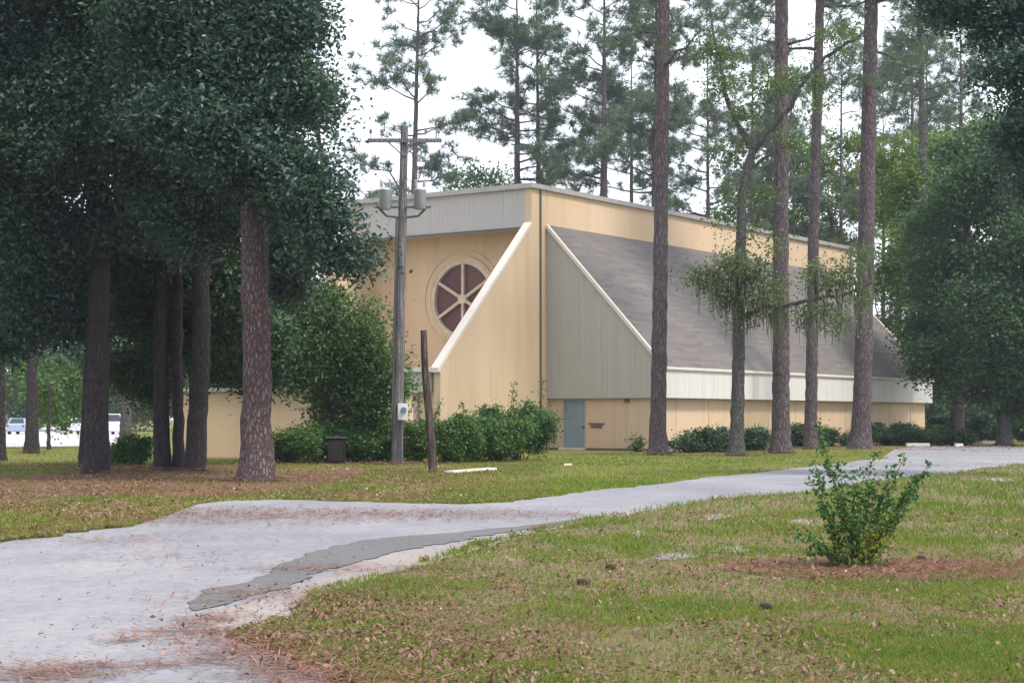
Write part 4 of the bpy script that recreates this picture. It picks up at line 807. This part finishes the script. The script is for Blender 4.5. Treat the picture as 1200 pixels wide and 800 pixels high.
def flats(m, X, Y, ln, wd, t, z, r, tilt=.35, curl=.3):
    n = len(X); a = r.uniform(0, 2 * math.pi, n); L_ = ln * r.uniform(.6, 1.3, n) * .5; W_ = wd * r.uniform(.6, 1.3, n) * .5; tl = r.normal(size=n) * tilt; rl = r.normal(size=n) * tilt
    u = np.column_stack([np.cos(a), np.sin(a), np.tan(np.clip(tl, -1, 1))]); s = np.column_stack([-np.sin(a), np.cos(a), np.tan(np.clip(rl, -1, 1))])
    c = np.column_stack([X, Y, z + np.abs(np.tan(np.clip(tl, -1, 1))) * L_ + np.abs(np.tan(np.clip(rl, -1, 1))) * W_ + .002])
    cv = np.column_stack([np.zeros(n), np.zeros(n), curl * W_ * r.uniform(.2, 1.6, n)])
    v = np.stack([c - u * L_[:, None], c + s * W_[:, None] + cv, c + u * L_[:, None], c - s * W_[:, None] + cv], 1).reshape(-1, 3)
    m.add(v, np.arange(4 * n).reshape(n, 4), t)
DRV = DRIVE
def gdist(x, y, p): q = G(*p); return np.hypot(x - q[0], y - q[1])
# near lawn
X, Y = scatter(620000, 8.6, 60, 2.0)
ok = inside(NEAR, X, Y); X, Y = X[ok], Y[ok]
pn = fbm(X * .9 + 3, Y * .55); pn2 = fbm(X * 3.1, Y * 2.3 + 9)
bsh = np.hypot((X - BB[0]) / 1.5, (Y - BB[1] + .05) / 1.3)
pg = np.clip((pn * .62 + pn2 * .38 - .40) * 5.5, .24, 1) * np.clip((bsh - .55) * 1.2, .05, 1)
k_ = SAMP.random(len(X)) < pg; X, Y = X[k_], Y[k_]; pn = pn2[k_]
blades('lawn_grass', X, Y, .042 * np.clip(Y / 16, .85, 2.0), .0032 * np.clip(Y / 10, 1, 4), np.clip(.42 + (pn - .5) * .9 + SAMP.normal(size=len(X)) * .24, 0, 1), M['grass'], 'short patchy green grass of the near lawn', 'grass')
# far lawn
X, Y = scatter(420000, 17, 100, 2.0)
ok = ~inside(NEAR, X, Y) & ~inside(DRV, X, Y) & ~inside(SIDEP, X, Y); X, Y = X[ok], Y[ok]
lb_ = (X - K[0]) * NB[0] + (Y - K[1]) * NB[1]; la_ = (X - K[0]) * VA[0] + (Y - K[1]) * VA[1]
ok = ~((la_ > -8) & (la_ < 36) & (lb_ < 6.4)); X, Y = X[ok], Y[ok]
sh = inside(STRAWB, X, Y); kk = SAMP.random(len(X)) < np.where(sh, .10, np.clip((fbm(X * .5, Y * .3) - .3) * 4, .2, 1) * np.where((X < -1.5) & (Y < 52), .8, 1)); X, Y = X[kk], Y[kk]
blades('far_grass', X, Y, .07, .012, np.clip(.55 + SAMP.normal(size=len(X)) * .22 + (fbm(X * .4, Y * .25) - .5) * .7, 0, 1), M['grass'], 'yellowish green grass of the lawn before the church', 'grass')
# fallen leaves
lt = MB(); r = rng(905)
X, Y = scatter(230000, 8.6, 60, 2.0); ok = inside(NEAR, X, Y); X, Y = X[ok], Y[ok]
ed = np.minimum.reduce([gdist(X, Y, p) for p in [(300, 740), (340, 765), (400, 790), (360, 712), (430, 820), (330, 728), (460, 780)]])
pl = np.clip((fbm(X * 1.1 + 20, Y * .7 + 5) - .38) * 1.3, .05, .42) + np.clip(1.5 - ed, 0, 1) * .9
kk = SAMP.random(len(X)) < pl; flats(lt, X[kk], Y[kk], .036 * np.clip(Y[kk] / 14, 1, 1.6), .022 * np.clip(Y[kk] / 14, 1, 1.6), np.clip(r.normal(.42, .2, kk.sum()), 0, 1), .004, r)
X, Y = scatter(130000, 17, 62, 1.6); ok = ~inside(NEAR, X, Y) & ~inside(DRV, X, Y) & (X < -1.2 + .02 * Y); X, Y = X[ok], Y[ok]
kk = SAMP.random(len(X)) < np.clip((fbm(X * .5 + 4, Y * .4) - .28) * 1.7, .04, .7) * np.clip(1.5 - (Y - 36) / 22, .1, 1); flats(lt, X[kk], Y[kk], .06, .036, np.clip(r.normal(.5, .25, kk.sum()), 0, 1), .02, r)
# leaves drifted on the drive near the lawn tip and edges
X, Y = scatter(30000, 8.6, 40, 2.0); ok = inside(DRV, X, Y); X, Y = X[ok], Y[ok]
ed = np.minimum.reduce([gdist(X, Y, p) for p in [(255, 735), (270, 752), (310, 762), (360, 780), (300, 712), (380, 690), (330, 700)]])
kk = SAMP.random(len(X)) < np.clip(.85 - ed * 1.1, .05, .9); flats(lt, X[kk], Y[kk],    .04, .025, np.clip(r.normal(.45, .22, kk.sum()), 0, 1), .018, r)
tag(lt.build('fallen_leaves', M['litter']), 'brown and tan dead leaves scattered over grass and drive edge', 'fallen leaves', kind='stuff')
# pine straw: reddish needles in drifts
ps = MB(); r = rng(906)
def straw(X, Y, ln, wd, z): flats(ps, X, Y, ln, wd, r.random(len(X)), z, r, .12, 0)
n = 9000; a = r.uniform(0, 2 * math.pi, n); q = np.sqrt(r.random(n)); straw(BB[0] + .35 + np.cos(a) * q * 1.7, BB[1] - .25 + np.sin(a) * q * 1.25, .16, .007, .01)
n = 6000; straw(BB[0] + r.uniform(.3, 3.2, n), BB[1] - .1 + r.normal(size=n) * .45, .16, .007, .01)
for (x, y, rx, ry, n) in [(52, 792, .22, .22, 600), (330, 782, .2, .2, 350), (365, 794, .24, .2, 350), (415, 800, .25, .25, 500), (240, 728, .14, .22, 220), (262, 745, .2, .2, 260), (292, 756, .22, .2, 300), (325, 765, .22, .18, 300), (205, 742, .16, .1, 130), (268, 776, .3, .14, 130), (300, 770, .3, .16, 160), (160, 782, .3, .08, 160), (150, 752, .15, .1, 90), (255, 600, 2.4, .9, 2200), (330, 605, 3.0, .8, 2000), (210, 612, 1.6, .7, 1200), (420, 604, 2.6, .6, 1200), (145, 635, .8, .6, 380), (210, 655, .6, .5, 240), (340, 700, .6, .35, 600), (420, 668, .8, .3, 600), (1060, 545, 4, 2, 800), (1150, 524, 3, 2.5, 1500), (1085, 527, 3, 2, 900)]:
    c = G(x, y); kx = 1 if y < 560 else 1; straw(c[0] + r.normal(size=n) * rx * kx, c[1] + r.normal(size=n) * ry, .17, .008 * max(1, c[1] / 14), .02)
X, Y = scatter(140000, 17, 60, 1.5, -.4, .02); ok = ~inside(NEAR, X, Y) & ~inside(DRV, X, Y); X, Y = X[ok], Y[ok]; kk = SAMP.random(len(X)) < np.clip((fbm(X * .4, Y * .5 + 3) - .28) * 3, .08, 1); straw(X[kk], Y[kk], .2, .018, .03)
for (x, y) in [(301, 564), (113, 555), (101, 547), (190, 551), (209, 551), (228, 552), (771, 533), (863, 534), (915, 531), (950, 526), (1008, 526), (1177, 522), (507, 553), (465, 544), (37, 531), (147, 523)]:
    c = G(x, y); n = 700; a = r.uniform(0, 6.3, n); q = r.exponential(.55, n) + .3; straw(c[0] + np.cos(a) * q * 1.4, c[1] + np.sin(a) * q, .2, .026, .035 + .06 * np.exp(-q))
X, Y = scatter(9000, 8.6, 40, 2.0); ok = inside(DRV, X, Y); X, Y = X[ok], Y[ok]; kk = SAMP.random(len(X)) < np.clip((fbm(X * .8 + 7, Y * .5) - .52) * 3, .01, 1); straw(X[kk], Y[kk], .15, .008, .02)
X, Y = scatter(230000, 8.6, 50, 2.0); ok = inside(NEAR, X, Y); X, Y = X[ok], Y[ok]; kk = SAMP.random(len(X)) < np.clip((fbm(X * .9 + 40, Y * .6 + 11) - .33) * 3, .16, 1); straw(X[kk], Y[kk], .10, .0045 * np.clip(Y[kk] / 10, 1, 3), .006)
tag(ps.build('pine_straw', M['straw']), 'reddish brown pine needles drifted on the drive and around the young bush', 'pine straw', kind='stuff')

# ------------------------------------------------------------------ thin haze volume, added to lift far things like a lens veil
hz = MB(); hz.box((-330, -30, -1), (330, 330, 62))
hm_ = bpy.data.materials.new('haze_veil'); hm_.use_nodes = True; hn = hm_.node_tree; hn.nodes.clear()
pv = hn.nodes.new('ShaderNodeVolumePrincipled'); pv.inputs['Color'].default_value = (.80, .87, 1, 1); pv.inputs['Density'].default_value = .00036; pv.inputs['Anisotropy'].default_value = .3
ho = hn.nodes.new('ShaderNodeOutputMaterial'); hn.links.new(pv.outputs[0], ho.inputs['Volume'])
tag(hz.build('haze', hm_), kind='stuff')
